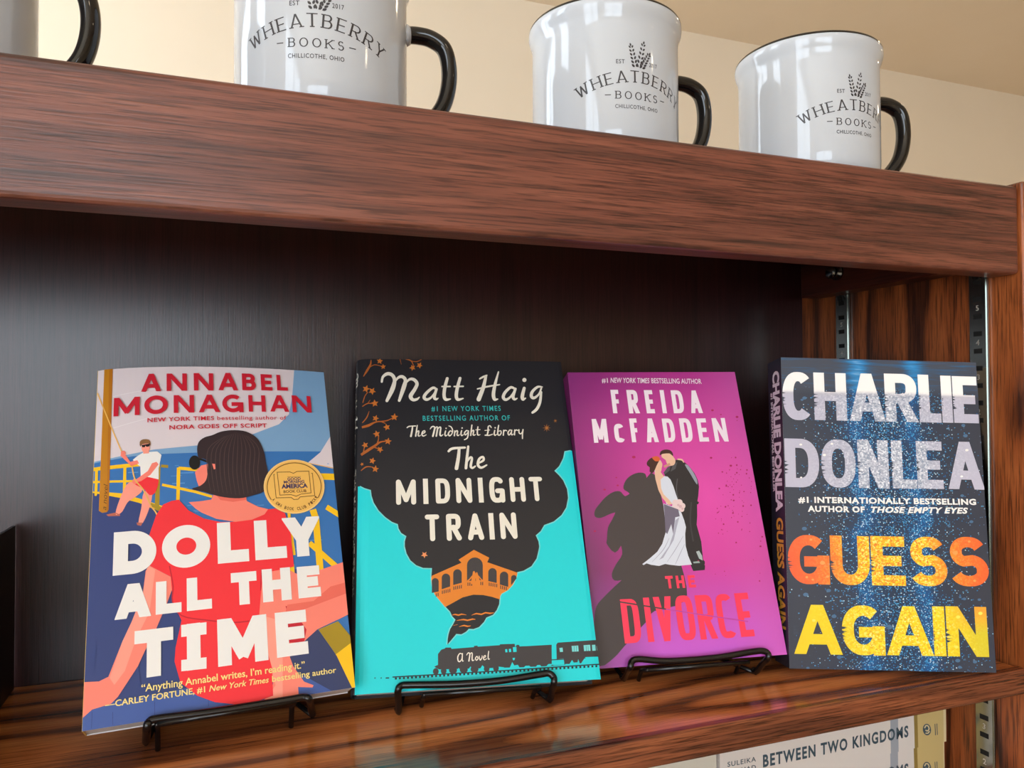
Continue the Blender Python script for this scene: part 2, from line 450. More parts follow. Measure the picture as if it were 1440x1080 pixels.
    def text(s, txt, x0, y0, x1, y1, caph, m, bold=0.0, shear=0.0, spacing=1.0):
        """line of built-in type: baseline from (x0,y0) to (x1,y1), capitals caph high (px)"""
        V, T, w = font_mesh(txt, bold, shear, spacing)
        a, b = s.loc(x0, y0), s.loc(x1, y1)
        dx, dy = x1 - x0, y1 - y0; L = math.hypot(dx, dy); nx, ny = dy / L, -dx / L
        c = s.loc((x0 + x1) / 2 + nx * caph, (y0 + y1) / 2 + ny * caph); mid = ((a[0] + b[0]) / 2, (a[1] + b[1]) / 2)
        hgt = math.hypot(c[0] - mid[0], c[1] - mid[1])
        ux, uy = b[0] - a[0], b[1] - a[1]; LL = math.hypot(ux, uy); ux, uy = ux / LL, uy / LL
        sx, sy = LL / w, hgt / CAP
        P = [Vector((a[0] + ux * x * sx - uy * y * sy, a[1] + uy * x * sx + ux * y * sy)) for x, y in V]
        s.items.append((s.level, m, P, T)); return s
    def ring_text(s, txt, cx, cy, rx, ry, a0, a1, caph, m, bold=0.0):
        """letters set one by one along an ellipse (degrees, pixel frame, tops towards the middle)"""
        for i, ch in enumerate(txt):
            if ch == ' ': continue
            a = radians(a0 + (a1 - a0) * (i + .5) / len(txt)); da = radians((a1 - a0) / len(txt)) * .36
            s.text(ch, cx + rx * cos(a - da), cy + ry * sin(a - da), cx + rx * cos(a + da), cy + ry * sin(a + da), caph, m, bold)
        return s
    def script(s, txt, x0, y0, x1, y1, caph, m, weight=1.0):
        """brush script: baseline (x0,y0)-(x1,y1), capitals caph px"""
        st, adv = script_layout(txt)
        a, b = s.loc(x0, y0), s.loc(x1, y1); top = s.loc((x0 + x1) / 2, (y0 + y1) / 2 - caph)
        ux, uy = (b[0] - a[0]) / adv, (b[1] - a[1]) / adv; vy = top[1] - (a[1] + b[1]) / 2
        sx = math.hypot(ux, uy)
        for k in st:
            Q = catmull([(p[0] * sx, p[1] * vy, p[2]) for p in k], 5)
            for q in ribbon_quads([(v[0], v[1]) for v in Q], [max(v[2], .015) * (sx + vy) / 2 * weight for v in Q], 'round'):
                s.local_convex([(a[0] + x, a[1] + y + uy / max(sx, 1e-9) * x) for x, y in q], m)
        return s
    def build(s, name, base, parent, thick=0.0004, bow=None, cuts=0, edge=None, ycuts=1):
        """the cover board or paper with everything printed on it, as one mesh"""
        bm = bmesh.new(); mats = [base]; idx = {base.name: 0}
        vs, fs = box(bm, -s.w / 2, s.w / 2, 0, s.h, -thick, 0)
        if edge:
            mats.append(edge); idx[edge.name] = 1
            for f in fs:
                if abs(f.calc_center_median().z) > 1e-7: f.material_index = 1
        for it, (lv, m, V, F) in enumerate(s.items):
            if m.name not in idx: idx[m.name] = len(mats); mats.append(m)
            z = lv * s.STEP + (it % 9) * 2.2e-6      # ink films never lie in exactly one plane
            bv = [bm.verts.new((v[0], v[1], z)) for v in V]
            for f in F:
                if len(set(f)) < 3: continue
                a, b, c = V[f[0]], V[f[1]], V[f[2]]
                try: fc = bm.faces.new([bv[i] for i in f])
                except ValueError: continue
                fc.material_index = idx[m.name]
                fc.normal_update()
                if fc.normal.z < 0: fc.normal_flip()
        if cuts:
            for k in range(1, cuts):
                x = -s.w / 2 + s.w * k / cuts
                bmesh.ops.bisect_plane(bm, geom=list(bm.verts) + list(bm.edges) + list(bm.faces), plane_co=(x, 0, 0), plane_no=(1, 0, 0))
            for k in range(1, ycuts):
                bmesh.ops.bisect_plane(bm, geom=list(bm.verts) + list(bm.edges) + list(bm.faces), plane_co=(0, s.h * k / ycuts, 0), plane_no=(0, 1, 0))
            bmesh.ops.triangulate(bm, faces=list(bm.faces))
        if bow:
            for v in bm.verts: v.co.z += bow(v.co.x, v.co.y)
        return obj(name, bm, mats, parent)

def cover_frame(root, origin, u, v, n):
    """place a book: local x along the cover, y up the cover, z out of it; origin = middle of the cover's foot"""
    u, v, n = Vector(u).normalized(), Vector(v).normalized(), Vector(n).normalized()
    root.matrix_world = Matrix(((u.x, v.x, n.x, origin[0]), (u.y, v.y, n.y, origin[1]), (u.z, v.z, n.z, origin[2] + EYE), (0, 0, 0, 1)))
def book_axes(yaw, lean, roll):
    cy, sy, cl, sl = cos(yaw), sin(yaw), cos(lean), sin(lean)
    u, n, z = Vector((cy, sy, 0)), Vector((sy, -cy, 0)), Vector((0, 0, 1))
    v = z * cl - n * sl; n2 = n * cl + z * sl
    c, s = cos(roll), sin(roll)
    return u * c + v * s, v * c - u * s, n2

def page_material():
    g = NT('book_pages')
    co = g.xyz(g.obj())
    lines = g.noise(g.comb(g.math('MULTIPLY', co[0], 3.0), g.math('MULTIPLY', co[1], 3.0), g.math('MULTIPLY', co[2], 2600.0)), 1.0, 2.0, 0.6)
    return g.done(g.ramp(lines, [(0.3, (196, 186, 178)), (0.55, (226, 218, 210)), (0.75, (236, 230, 222))]), 0.85, 0.2)
PAGES = page_material()

def paperback_body(root, w, h, t, spine_m, back_m, spine_side=-1, bow=None):
    """page block, back cover and glued spine behind a front cover that lies at z = 0"""
    g = 0.0004
    bm = bmesh.new()
    n = 24 if bow else 1
    x0, x1 = -w / 2 + g, w / 2 - 0.0004
    if bow:
        m = 20
        ys = [0.0006 + (h - 0.0012) * j / m for j in range(m + 1)]; xs = [x0 + (x1 - x0) * k / n for k in range(n + 1)]
        F = [[bm.verts.new((x, y, -0.0007 + bow(x, y))) for x in xs] for y in ys]
        B = [[bm.verts.new((x, y, -t + g)) for x in xs] for y in ys]
        for j in range(m):
            for k in range(n):
                bm.faces.new((F[j][k], F[j][k + 1], F[j + 1][k + 1], F[j + 1][k])); bm.faces.new((B[j][k + 1], B[j][k], B[j + 1][k], B[j + 1][k + 1]))
            bm.faces.new((F[j][0], F[j + 1][0], B[j + 1][0], B[j][0])); bm.faces.new((F[j][n], B[j][n], B[j + 1][n], F[j + 1][n]))
        for k in range(n):
            bm.faces.new((B[0][k], B[0][k + 1], F[0][k + 1], F[0][k])); bm.faces.new((F[m][k], F[m][k + 1], B[m][k + 1], B[m][k]))
    else:
        box(bm, x0, x1, 0.0006, h - 0.0006, -t + g, -0.0005)
    obj('page_block', bm, PAGES, root)
    obj('back_cover', boxes((-w / 2, w / 2, 0, h, -t, -t + g)), back_m, root)
    bs = (-w / 2 - 0.0002, -w / 2 + g, 0, h, -t, -0.0001)
    if bow:                                          # the spine follows the lifted cover edge
        bm = boxes(bs)
        for v in bm.verts:
            if v.co.z > -0.001: v.co.z += bow(-w / 2, v.co.y)
        return obj('spine', bm, spine_m, root)
    return obj('spine', boxes(bs), spine_m, root)
# ------------------------------------------------------------------ the room
def plaster(name, c1, c2, rough=0.8):
    g = NT(name); n = g.noise(g.obj(), 2.2, 4.0, 0.6); f = g.noise(g.obj(), 160.0, 3.0, 0.6)
    return g.done(g.ramp(n, [(0.3, c1), (0.7, c2)]), rough, 0.3, 0.0, f, 0.0006, 0.25)
WALL = plaster('cream_wall_paint', (240, 227, 206), (243, 230, 210))
WALL2 = plaster('cream_wall_paint_front', (232, 214, 184), (238, 221, 193))
CEIL = plaster('ceiling_paint', (240, 222, 196), (243, 226, 202))
FLOOR = wood('floor_boards', 0, (176, 150, 120), (206, 182, 152), (218, 198, 170), cross=3.0, along=0.6, rings=6, rough=0.35)
RX0, RX1, RY0, RY1, RZ = -1.95, 5.2, -3.6, 2.6, 2.766

def wall_with_openings(name, axis, pos, thick, a0, a1, openings, m):
    """upright wall in the plane axis = pos, with rectangular openings (a_lo, a_hi, z_lo, z_hi)"""
    bm = bmesh.new(); cuts = sorted(openings); xs = a0
    def piece(p0, p1, z0, z1):
        if p1 - p0 < 1e-4 or z1 - z0 < 1e-4: return
        lo, hi = min(pos, pos + thick), max(pos, pos + thick)
        if axis == 0: box(bm, lo, hi, p0, p1, z0, z1)
        else: box(bm, p0, p1, lo, hi, z0, z1)
    for lo, hi, zl, zh in cuts:
        piece(xs, lo, 0, RZ); piece(lo, hi, 0, zl); piece(lo, hi, zh, RZ); xs = hi
    piece(xs, a1, 0, RZ)
    return structure(obj(name, bm, m))
def daylight(name, strength, green=True):
    """what is seen through the panes: pale sky above, soft greenery and street below"""
    m = bpy.data.materials.new(name); m.use_nodes = True; t = m.node_tree
    for nd in list(t.nodes): t.nodes.remove(nd)
    o = t.nodes.new('ShaderNodeOutputMaterial'); e = t.nodes.new('ShaderNodeEmission'); tc = t.nodes.new('ShaderNodeTexCoord')
    sp = t.nodes.new('ShaderNodeSeparateXYZ'); no = t.nodes.new('ShaderNodeTexNoise'); ad = t.nodes.new('ShaderNodeMath'); ad.operation = 'MULTIPLY_ADD'
    cr = t.nodes.new('ShaderNodeValToRGB')
    t.links.new(tc.outputs['Object'], sp.inputs[0]); t.links.new(tc.outputs['Object'], no.inputs['Vector']); no.inputs['Scale'].default_value = 2.2; no.inputs['Detail'].default_value = 4
    t.links.new(no.outputs['Fac'], ad.inputs[0]); ad.inputs[1].default_value = 0.9; t.links.new(sp.outputs[2], ad.inputs[2])
    t.links.new(ad.outputs[0], cr.inputs[0]); cr.color_ramp.elements[0].position = 0.35; cr.color_ramp.elements[0].color = (0.30, 0.36, 0.24, 1)
    cr.color_ramp.elements[1].position = 1.15 if False else 1.0; cr.color_ramp.elements[1].color = (0.80, 0.90, 1.0, 1)
    k = cr.color_ramp.elements.new(0.62); k.color = (0.62, 0.74, 0.66, 1)
    t.links.new(cr.outputs[0], e.inputs[0]); e.inputs[1].default_value = strength; t.links.new(e.outputs[0], o.inputs[0])
    return m
FRAME = mat('window_frame_paint', (232, 230, 224), 0.45)
def window(n, axis, pos, lo, hi, zl, zh, m, bars):
    t = thing('window_%d' % n, 'shop window', 'window', (0, 0, 0)); del t['label'], t['category']; structure(t)
    bm = bmesh.new(); d = 0.03
    def pc(a0, a1, z0, z1, p0, p1):
        if axis == 0: box(bm, p0, p1, a0, a1, z0, z1)
        else: box(bm, a0, a1, p0, p1, z0, z1)
    p0, p1 = pos - d, pos + d
    pc(lo, hi, zl, zl + .06, p0, p1); pc(lo, hi, zh - .06, zh, p0, p1); pc(lo, lo + .06, zl + .06, zh - .06, p0, p1); pc(hi - .06, hi, zl + .06, zh - .06, p0, p1)
    for b in bars: pc(b - .025, b + .025, zl + .06, zh - .06, p0, p1)
    structure(obj('window_frame', bm, FRAME, t))
    bm = bmesh.new()
    pc2 = (pos - .004, pos + .004)
    if axis == 0: box(bm, pc2[0], pc2[1], lo + .03, hi - .03, zl + .03, zh - .03)
    else: box(bm, lo + .03, hi - .03, pc2[0], pc2[1], zl + .03, zh - .03)
    structure(obj('window_pane', bm, m, t))
structure(obj('floor', boxes((RX0 - .1, RX1 + .1, RY0 - .1, RY1 + .1, -.05, 0)), FLOOR))
structure(obj('ceiling', boxes((RX0 - .1, RX1 + .1, RY0 - .1, RY1 + .1, RZ, RZ + .05)), CEIL))
structure(obj('wall_back', boxes((RX0 - .1, RX1 + .1, RY1, RY1 + .1, 0, RZ)), WALL))
structure(obj('wall_right', boxes((RX1, RX1 + .1, RY0, RY1, 0, RZ)), WALL2))
FW = [(-1.9, 0.1, .75, 2.35)]
SW = [(-2.6, -1.0, .8, 2.67), (.15, .75, .8, 2.67), (1.15, 2.3, .8, 2.67)]
wall_with_openings('wall_front', 1, RY0, -.1, RX0, RX1, FW, WALL2)
wall_with_openings('wall_left', 0, RX0, -.1, RY0, RY1, SW, WALL2)
window(1, 1, RY0 - .05, *FW[0], daylight('daylight_front', WINDOW_FRONT), (-.9,))
window(2, 0, RX0 - .05, *SW[0], daylight('daylight_side', WINDOW_SIDE), (-1.8,))
_far = daylight('daylight_side_far', WINDOW_SIDE * 1.1)
window(3, 0, RX0 - .05, *SW[1], _far, ())
window(4, 0, RX0 - .05, *SW[2], _far, (1.7,))
# recessed ceiling lamps
lampm = bpy.data.materials.new('lamp_glow'); lampm.use_nodes = True
_t = lampm.node_tree; _t.nodes.remove(_t.nodes['Principled BSDF']); _e = _t.nodes.new('ShaderNodeEmission')
_e.inputs[0].default_value = (1.0, 0.80, 0.56, 1); _e.inputs[1].default_value = LAMP; _t.links.new(_e.outputs[0], _t.nodes['Material Output'].inputs[0])
LAMPS = [(0.6, -1.6), (2.6, -1.6), (2.4, 1.3), (4.2, 1.2)]
for i, (x, y) in enumerate(LAMPS):
    lt = thing('ceiling_light', 'round recessed ceiling lamp with warm glow above the bookcase', 'ceiling light', (x, y, RZ), 'recessed ceiling lamps')
    bm = bmesh.new(); lathe(bm, [(.0, -.004), (.085, -.004), (.085, -.001), (0, -.001)], 40); obj('diffuser', bm, lampm, lt)
    bm = bmesh.new(); lathe(bm, [(.086, -.001), (.086, -.008), (.105, -.008), (.11, -.001), (.086, -.001)], 40); obj('trim_ring', bm, FRAME, lt)

# ------------------------------------------------------------------ the bookcase
RAILW = wood('oak_rail_stain', 0, (68, 41, 34), (114, 64, 50), (134, 80, 62), cross=22, along=1.6, rings=5, rough=0.34, pore=0.6, seed=1.3, ring_mix=0.28, bump=0.0002)
SHELFW = wood('oak_shelf_stain', 0, (80, 40, 29), (206, 122, 66), (230, 146, 84), cross=11, along=1.3, rings=8, rough=0.13, pore=0.35, seed=4.1, ring_mix=0.78, bump=0.00005, sharp=0.28, lines=34)
STILEW = wood('oak_side_stain', 2, (46, 21, 15), (146, 76, 37), (174, 96, 49), cross=17, along=3.0, rings=6, rough=0.3, pore=0.7, seed=2.2, ring_mix=0.8, bump=0.00012, sharp=0.26)
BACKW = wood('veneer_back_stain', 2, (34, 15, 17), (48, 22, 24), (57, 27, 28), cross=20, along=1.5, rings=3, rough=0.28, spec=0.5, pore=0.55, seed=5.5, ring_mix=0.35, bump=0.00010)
DARKW = wood('cleat_stain', 1, (36, 14, 10), (70, 30, 20), (86, 38, 26), cross=14, along=1.5, rings=4, rough=0.35, pore=0.4, seed=8.8, ring_mix=0.5)
STEEL = mat('zinc_steel', (170, 174, 168), 0.16, 1.0)
DARKSLOT = mat('slot_shadow', (10, 9, 8), 0.8)
XL, XR, YF, YB = -0.62, 0.5284, 0.382, 0.601       # clear width and depth of the case
Z0 = EYE
BC = thing('bookcase', 'dark reddish stained oak bookcase with a thick front rail, holding mugs and face-out books', 'bookcase', (0, 0, 0))
def wpart(name, m, *bs, bevel=0.0012, parent=BC): return obj(name, boxes(*bs, bevel=bevel), m, parent)
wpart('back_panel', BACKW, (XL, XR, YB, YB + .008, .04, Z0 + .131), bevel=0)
wpart('side_panel', STILEW, (XR, XR + .021, YF - .003, YB + .01, 0, Z0 + .1532), bevel=.0015)
wpart('side_panel', STILEW, (XL - .021, XL, YF - .003, YB + .01, 0, Z0 + .1532), bevel=.0015)
wpart('front_rail', RAILW, (XL, XR, YF, YF + .022, Z0 + .0875, Z0 + .1503), bevel=.0028)
wpart('top_board', RAILW, (XL, XR, YF + .022, YB + .01, Z0 + .131, Z0 + .1503), bevel=0)
wpart('bottom_board', SHELFW, (XL, XR, YF + .004, YB, .06, .08))
wpart('plinth', RAILW, (XL, XR, YF + .01, YF + .03, 0, .06))
wpart('cleat', DARKW, (XR - .020, XR, YF + .035, .580, Z0 + .0940, Z0 + .131), bevel=.0015)
wpart('cleat', DARKW, (XL, XL + .020, YF + .035, .580, Z0 + .0940, Z0 + .131), bevel=.0015)
bm = bmesh.new(); lathe(bm, [(0, 0), (.0058, 0), (.0068, .0012), (.0068, .0034), (.0046, .0046), (.0044, .0074), (.0058, .0080), (.0058, .0098), (.0040, .0110), (0, .0112)], 32)
bmesh.ops.rotate(bm, verts=bm.verts, cent=(0, 0, 0), matrix=Matrix.Rotation(-pi / 2, 3, 'Y'))
bolt = obj('cleat_bolt', bm, mat('bolt_steel', (120, 125, 130), 0.22, 1.0), BC, smooth=True, loc=(XR - .020, .5320, Z0 + .1108)); 

def standard(y0, y1, seed):
    """slotted metal shelf standard with stamped numbers, fixed to the side panel"""
    bm = bmesh.new(); x1, x0 = XR, XR - .0032; zt, zb = Z0 + .0935, .09
    box(bm, x0, x1, y0, y1, zb, zt)
    bmesh.ops.bevel(bm, geom=[e for e in bm.edges if abs(e.verts[0].co.z - e.verts[1].co.z) > .5], offset=.0008, segments=2, affect='EDGES')
    o = obj('shelf_standard', bm, [STEEL], BC)
    bm = bmesh.new(); k = 0; z = zt - .0075; ym = (y0 + y1) / 2
    while z > Z0 - .285:
        box(bm, x0 - .00012, x0 + .0008, ym - .0034, ym + .0034, z - .0018, z + .0018, 0)
        if k % 2 == 1 and k > 0:
            d = str([5, 4, 3, 2, 1, 0, 9, 8, 7, 6][(k // 2) % 10])
            V, T, w = font_mesh(d, 0.015)
            vs = [bm.verts.new((x0 - .00015, ym + (w / 2 - x) * .0056, z - .0064 - .0020 + y * .0056)) for x, y in V]
            for t in T:
                f = bm.faces.new([vs[i] for i in t]); f.material_index = 1
        z -= .01285; k += 1
    for zz in (zt - .0030, Z0 - .2145):
        c = Vector((x0, ym, zz))
        tube(bm, [(x0 - .0016, ym, zz), (x0, ym, zz)], .0030, 14)
    obj('slots', bm, [DARKSLOT, mat('stamp_bright', (214, 210, 200), 0.4, 0.6)], o)
standard(.4055, .4200, 0)
standard(.5395, .5545, 1)

# adjustable shelf the face-out books stand on
SHZ = -.1903
NOSEW = wood('oak_nosing_stain', 0, (70, 36, 26), (128, 70, 44), (150, 86, 54), cross=30, along=2.5, rings=4, rough=0.25, pore=0.75, seed=6.4, ring_mix=0.4)
SH = thing('shelf', 'glossy orange-brown oak shelf carrying the four face-out books', 'shelf', (0, 0, 0))
obj('board', boxes((XL + .002, XR - .0034, YF + .006, YB - .001, Z0 - .2075, Z0 + SHZ), bevel=0), SHELFW, SH)
bm = boxes((XL + .002, XR - .0003, YF, YF + .006, Z0 - .2082, Z0 + SHZ))
bmesh.ops.bevel(bm, geom=[e for e in bm.edges if abs(e.verts[0].co.y - YF) < 1e-5 and abs(e.verts[1].co.y - YF) < 1e-5 and abs(e.verts[0].co.x - e.verts[1].co.x) > .1], offset=.0024, segments=5, profile=.5, affect='EDGES')
obj('nosing', bm, NOSEW, SH)
# lower shelf with the lying books
SHZ2 = -.2898
tag(obj('shelf', boxes((XL + .002, XR - .0034, YF + .004, YB - .001, Z0 + SHZ2 - .0177, Z0 + SHZ2), bevel=.002), SHELFW), 'oak shelf below, under the stacks of lying books', 'shelf')
# ------------------------------------------------------------------ enamel-style mugs on top of the bookcase
CERAMIC = mat('white_glaze', (190, 194, 200), 0.07, 0, 0.5)
BLACKGLAZE = mat('black_glaze', (16, 15, 16), 0.06, 0, 0.5)
MUGINK = mat('mug_print', (52, 50, 54), 0.3)
RB = 0.0475
def mug_print(parent):
    """EST 2017 / wheat / WHEATBERRY BOOKS / CHILLICOTHE, OHIO wrapped round the mug, facing local -y"""
    bm = bmesh.new(); ZC = 0.0312; RR = RB + 0.00009; cnt = [0]
    def wrap(P):
        if len(P) < 3: return
        cnt[0] += 1; rr = RR + (cnt[0] % 7) * 2.5e-6
        vs = [bm.verts.new((rr * sin(x / RB), -rr * cos(x / RB), ZC + y)) for x, y in P]
        try: f = bm.faces.new(vs)
        except ValueError: return
        f.normal_update(); c = f.calc_center_median()
        if f.normal.x * c.x + f.normal.y * c.y < 0: f.normal_flip()
    def place(polys, ox, oy, ang):
        for q in polys: wrap([(ox + x * cos(ang) - y * sin(ang), oy + x * sin(ang) + y * cos(ang)) for x, y in q])
    word = 'WHEATBERRY'; R = .078; cy = .0080 - R
    wid = dict(W=.0078, H=.0061, E=.0050, A=.0064, T=.0056, B=.0052, R=.0056, Y=.0058)
    gap = .00185; total = sum(wid[c] for c in word) + gap * (len(word) - 1); s = -total / 2
    for ch in word:
        w = wid[ch]; a = (s + w / 2) / R
        place([[(x - w / 2, y) for x, y in q] for q in letter_polys(ch, w, .0072, .00105, th=.00055, serif=.0012)], R * sin(a), cy + R * cos(a), -a)
        s += w + gap
    word = 'BOOKS'; wid = dict(B=.0036, O=.0045, K=.0042, S=.0032); gap = .0020
    total = sum(wid[c] for c in word) + gap * 4; s = -total / 2
    for ch in word:
        place([[(x + s, y - .0023) for x, y in q] for q in letter_polys(ch, wid[ch], .0047, .00072, th=.00042, serif=.0008)], 0, 0, 0); s += wid[ch] + gap
    for k in (-1, 1): wrap([(k * .0185 - .0018, -.0002), (k * .0185 + .0018, -.0002), (k * .0185 + .0018, .0003), (k * .0185 - .0018, .0003)])
    def small(txt, x0, x1, y, h):
        V, T, w = font_mesh(txt, 0.012, 0, 1.12)
        for t in T: wrap([(x0 + V[i][0] * (x1 - x0) / w, y + V[i][1] * h / CAP) for i in t])
    small('CHILLICOTHE, OHIO', -.0142, .0142, -.0079, .0022)
    small('EST', -.0135, -.0083, .0190, .0024); small('2017', .0080, .0140, .0190, .0024)
    def leaf(x, y, a, l, w):
        wrap([(x + l * (t * cos(a)) - w * b * sin(a), y + l * (t * sin(a)) + w * b * cos(a)) for t, b in ((0, 0), (.3, .42), (.7, .4), (1, 0), (.7, -.4), (.3, -.42))])
    for x0, y0, x1, y1 in ((-.0014, .0168, -.0044, .0300), (.0006, .0166, .0040, .0322), (.0024, .0168, .0078, .0262)):
        dirn = math.atan2(y1 - y0, x1 - x0); n = 6
        for k in range(n):
            t = .04 + .86 * k / (n - 1); x, y = x0 + (x1 - x0) * t, y0 + (y1 - y0) * t; sz = 1.0 - .3 * t
            for sgn in (-1, 1): leaf(x - sgn * .00042 * sin(dirn) * sz, y + sgn * .00042 * cos(dirn) * sz, dirn + sgn * .62, .0027 * sz, .0017 * sz)
        leaf(x1, y1 - .0004, dirn, .0022, .0013)
    return obj('printed_logo', bm, MUGINK, parent)
def make_mug(label):
    t = thing('mug', label, 'mug', (0, 0, 0), 'campfire mugs on top of the bookcase')
    prof = [(0, .0012), (.036, .0012), (.0385, 0), (.0420, 0), (.0448, .0012), (.0464, .0036), (.0472, .0075), (RB, .013), (RB, .074), (.0476, .0785), (.0484, .0815), (.0493, .0838), (.0498, .0862), (.0499, .0882), (.0495, .0898)]
    inner = [(.0474, .0898), (.0462, .0880), (.0452, .084), (.0444, .076), (.0440, .020), (.0420, .008), (.036, .0048), (0, .0045)]
    bm = bmesh.new(); lathe(bm, prof + inner, 128); obj('body', bm, CERAMIC, t, smooth=True)
    bm = bmesh.new(); lathe(bm, [(.0497, .0893), (.0495, .0903), (.0489, .0911), (.0480, .0912), (.0474, .0906), (.0473, .0895)], 128); obj('rim', bm, BLACKGLAZE, t, smooth=True)
    P = catmull([(RB - .002, 0, .0625), (RB + .006, 0, .0632), (RB + .0145, 0, .0620), (RB + .0220, 0, .0570), (RB + .0250, 0, .0470), (RB + .0248, 0, .0345), (RB + .0214, 0, .0225), (RB + .0140, 0, .0125), (RB + .006, 0, .0078), (RB - .002, 0, .0062)], 8)
    bm = bmesh.new(); tube(bm, P, [.0047] * len(P), 24, True, 1.25); h = obj('handle', bm, BLACKGLAZE, t, smooth=True)
    bm = bmesh.new(); tube(bm, [(RB - .0015, 0, .0625), (RB + .0008, 0, .0626), (RB + .0022, 0, .0627)], [.0062, .0058, .0049], 24, True, 1.2); obj('handle_collar', bm, CERAMIC, h, smooth=True)
    mug_print(t)
    return t
def copy_tree(o, parent=None):
    c = o.copy(); COL.objects.link(c)
    if parent is not None: c.parent = parent
    for ch in list(o.children): copy_tree(ch, c)
    return c
MUGZ = EYE + .1504
MUGS = [None,
        (.2349, .4491, -3.0, 'white logo mug in the middle of the bookcase top, nearest the centre of the picture'),
        (.3924, .4386, -2.8, 'white logo mug at the right end of the bookcase top, rim fully seen'),
        (-.1360, .4440, -7.0, 'leftmost white mug on the bookcase top, cut off by the picture edge')]
MUGS[0] = (.0525, .4440, -10.6, 'second white logo mug from the left, rim cut off by the picture top')
HANDLE = [4.0, -2.6, -12.0, 2.0]            # each handle is set on at a slightly different angle to its print
m0 = make_mug(MUGS[0][3])
for i, (x, y, a, lab) in enumerate(MUGS):
    m = m0 if i == 0 else copy_tree(m0)
    for ch in m.children:
        if ch.name.startswith('handle'): ch.rotation_euler = (0, 0, radians(HANDLE[i]))
    m.location = (x, y, MUGZ); m.rotation_euler = (0, 0, radians(a)); m['label'] = lab

# ------------------------------------------------------------------ black wire easels
WIRE = mat('black_wire_coating', (14, 13, 14), 0.22, 0, 0.5)
def wire_easel(label, root, art, bar, footl, footr, t, r=.0021, backx=.035):
    """bar: photo pixels along the front lip, just in front of the cover; feet: where the front legs meet the shelf (x, y)"""
    art.crop(0, 0, 1)
    M = root.matrix_world
    L = [art.loc(*p) for p in bar]
    B = [M @ Vector((x, y, .0052)) for x, y in L]
    zs = EYE + SHZ + r + .0007
    fl, fr = Vector((footl[0], footl[1], zs)), Vector((footr[0], footr[1], zs))
    yb = YB - .006
    bm = bmesh.new()
    def rl(x): return Vector((fl.x + .004 + x, yb, zs))
    front = [fl + Vector((0, .0035, 0)), fl, fl.lerp(B[0], .5)] + B + [B[-1].lerp(fr, .5), fr, fr + Vector((0, .0035, 0))]
    tube(bm, catmull(front, 6), r, 12)
    # base wires along the shelf, then up behind the book to the back rest
    for f, s in ((fl, -1), (fr, 1)):
        top = M @ Vector((s * backx, .118, -t - .0058)); low = M @ Vector((s * backx, .020, -t - .0058))
        rear = Vector((low.x, min(low.y + .035, yb), EYE + SHZ + .0017))
        f2 = Vector((f.x, f.y, EYE + SHZ + .0017))
        tube(bm, [f2, f2.lerp(rear, .5), rear], .0015, 10)
        tube(bm, [rear, low.lerp(rear, .5), low, low.lerp(top, .5), top], .0017, 10)
        # arm under the book's foot
        arm = M @ Vector((s * backx, -.0030, -t * .45))
        tube(bm, [M @ Vector((s * backx, -.0030, .0052)), arm, Vector((arm.x, arm.y + .004, EYE + SHZ + .0017))], .0015, 10)
    a, b = M @ Vector((-backx, .118, -t - .0058)), M @ Vector((backx, .118, -t - .0058))
    tube(bm, [a, b], r * .95, 10)
    a, b = M @ Vector((-backx, -.0030, .0052)), M @ Vector((backx, -.0030, .0052))
    tube(bm, [a, b], .0015, 10)
    o = obj('book_easel', bm, WIRE, smooth=True)
    c = (fl + fr) / 2
    o.data.transform(Matrix.Translation(-c)); o.location = c
    return tag(o, label, 'book easel', 'black wire book easels')

# ------------------------------------------------------------------ books lying below, spines out
def project(p):
    q = Vector(p) - Vector((0, 0, EYE)); d = q.dot(_f)
    return (720 + 1082.13 * q.dot(_r) / d, 540 - 1082.13 * q.dot(_u) / d)
def lying_book(label, x0, x1, z0, z1, yf, depth, col, decorate, group, yaw=0.0):
    t = thing('lying_book', label, 'book', ((x0 + x1) / 2, yf, Z0 + z0), group)
    w, h = x1 - x0, z1 - z0
    t.rotation_euler = (0, 0, yaw)
    obj('page_block', boxes((-w / 2 + .0004, w / 2 - .0004, .001, depth - .0005, .0005, h - .0005)), PAGES, t)
    obj('cover', boxes((-w / 2, w / 2, 0.0003, depth, 0, .0005), (-w / 2, w / 2, .0003, depth, h - .0005, h)), col, t)
    c = [(x0, yf, Z0 + z1), (x1, yf, Z0 + z1), (x1, yf, Z0 + z0), (x0, yf, Z0 + z0)]
    a = Art([project(p) for p in c], w, h)
    if decorate: decorate(a)
    sp = a.build('spine', col, t, thick=.0006)
    sp.rotation_euler = (pi / 2, 0, 0)
    return t
SPINEPAPER = mat('spine_cream', (208, 202, 196), 0.45, 0, 0.35)
INKTEAL = ink((52, 74, 86)); BANDGREY = ink((150, 156, 164)); OCHRE = ink((190, 168, 112)); OCHRE_D = ink((140, 118, 60)); OCHRE_L = ink((206, 190, 148))
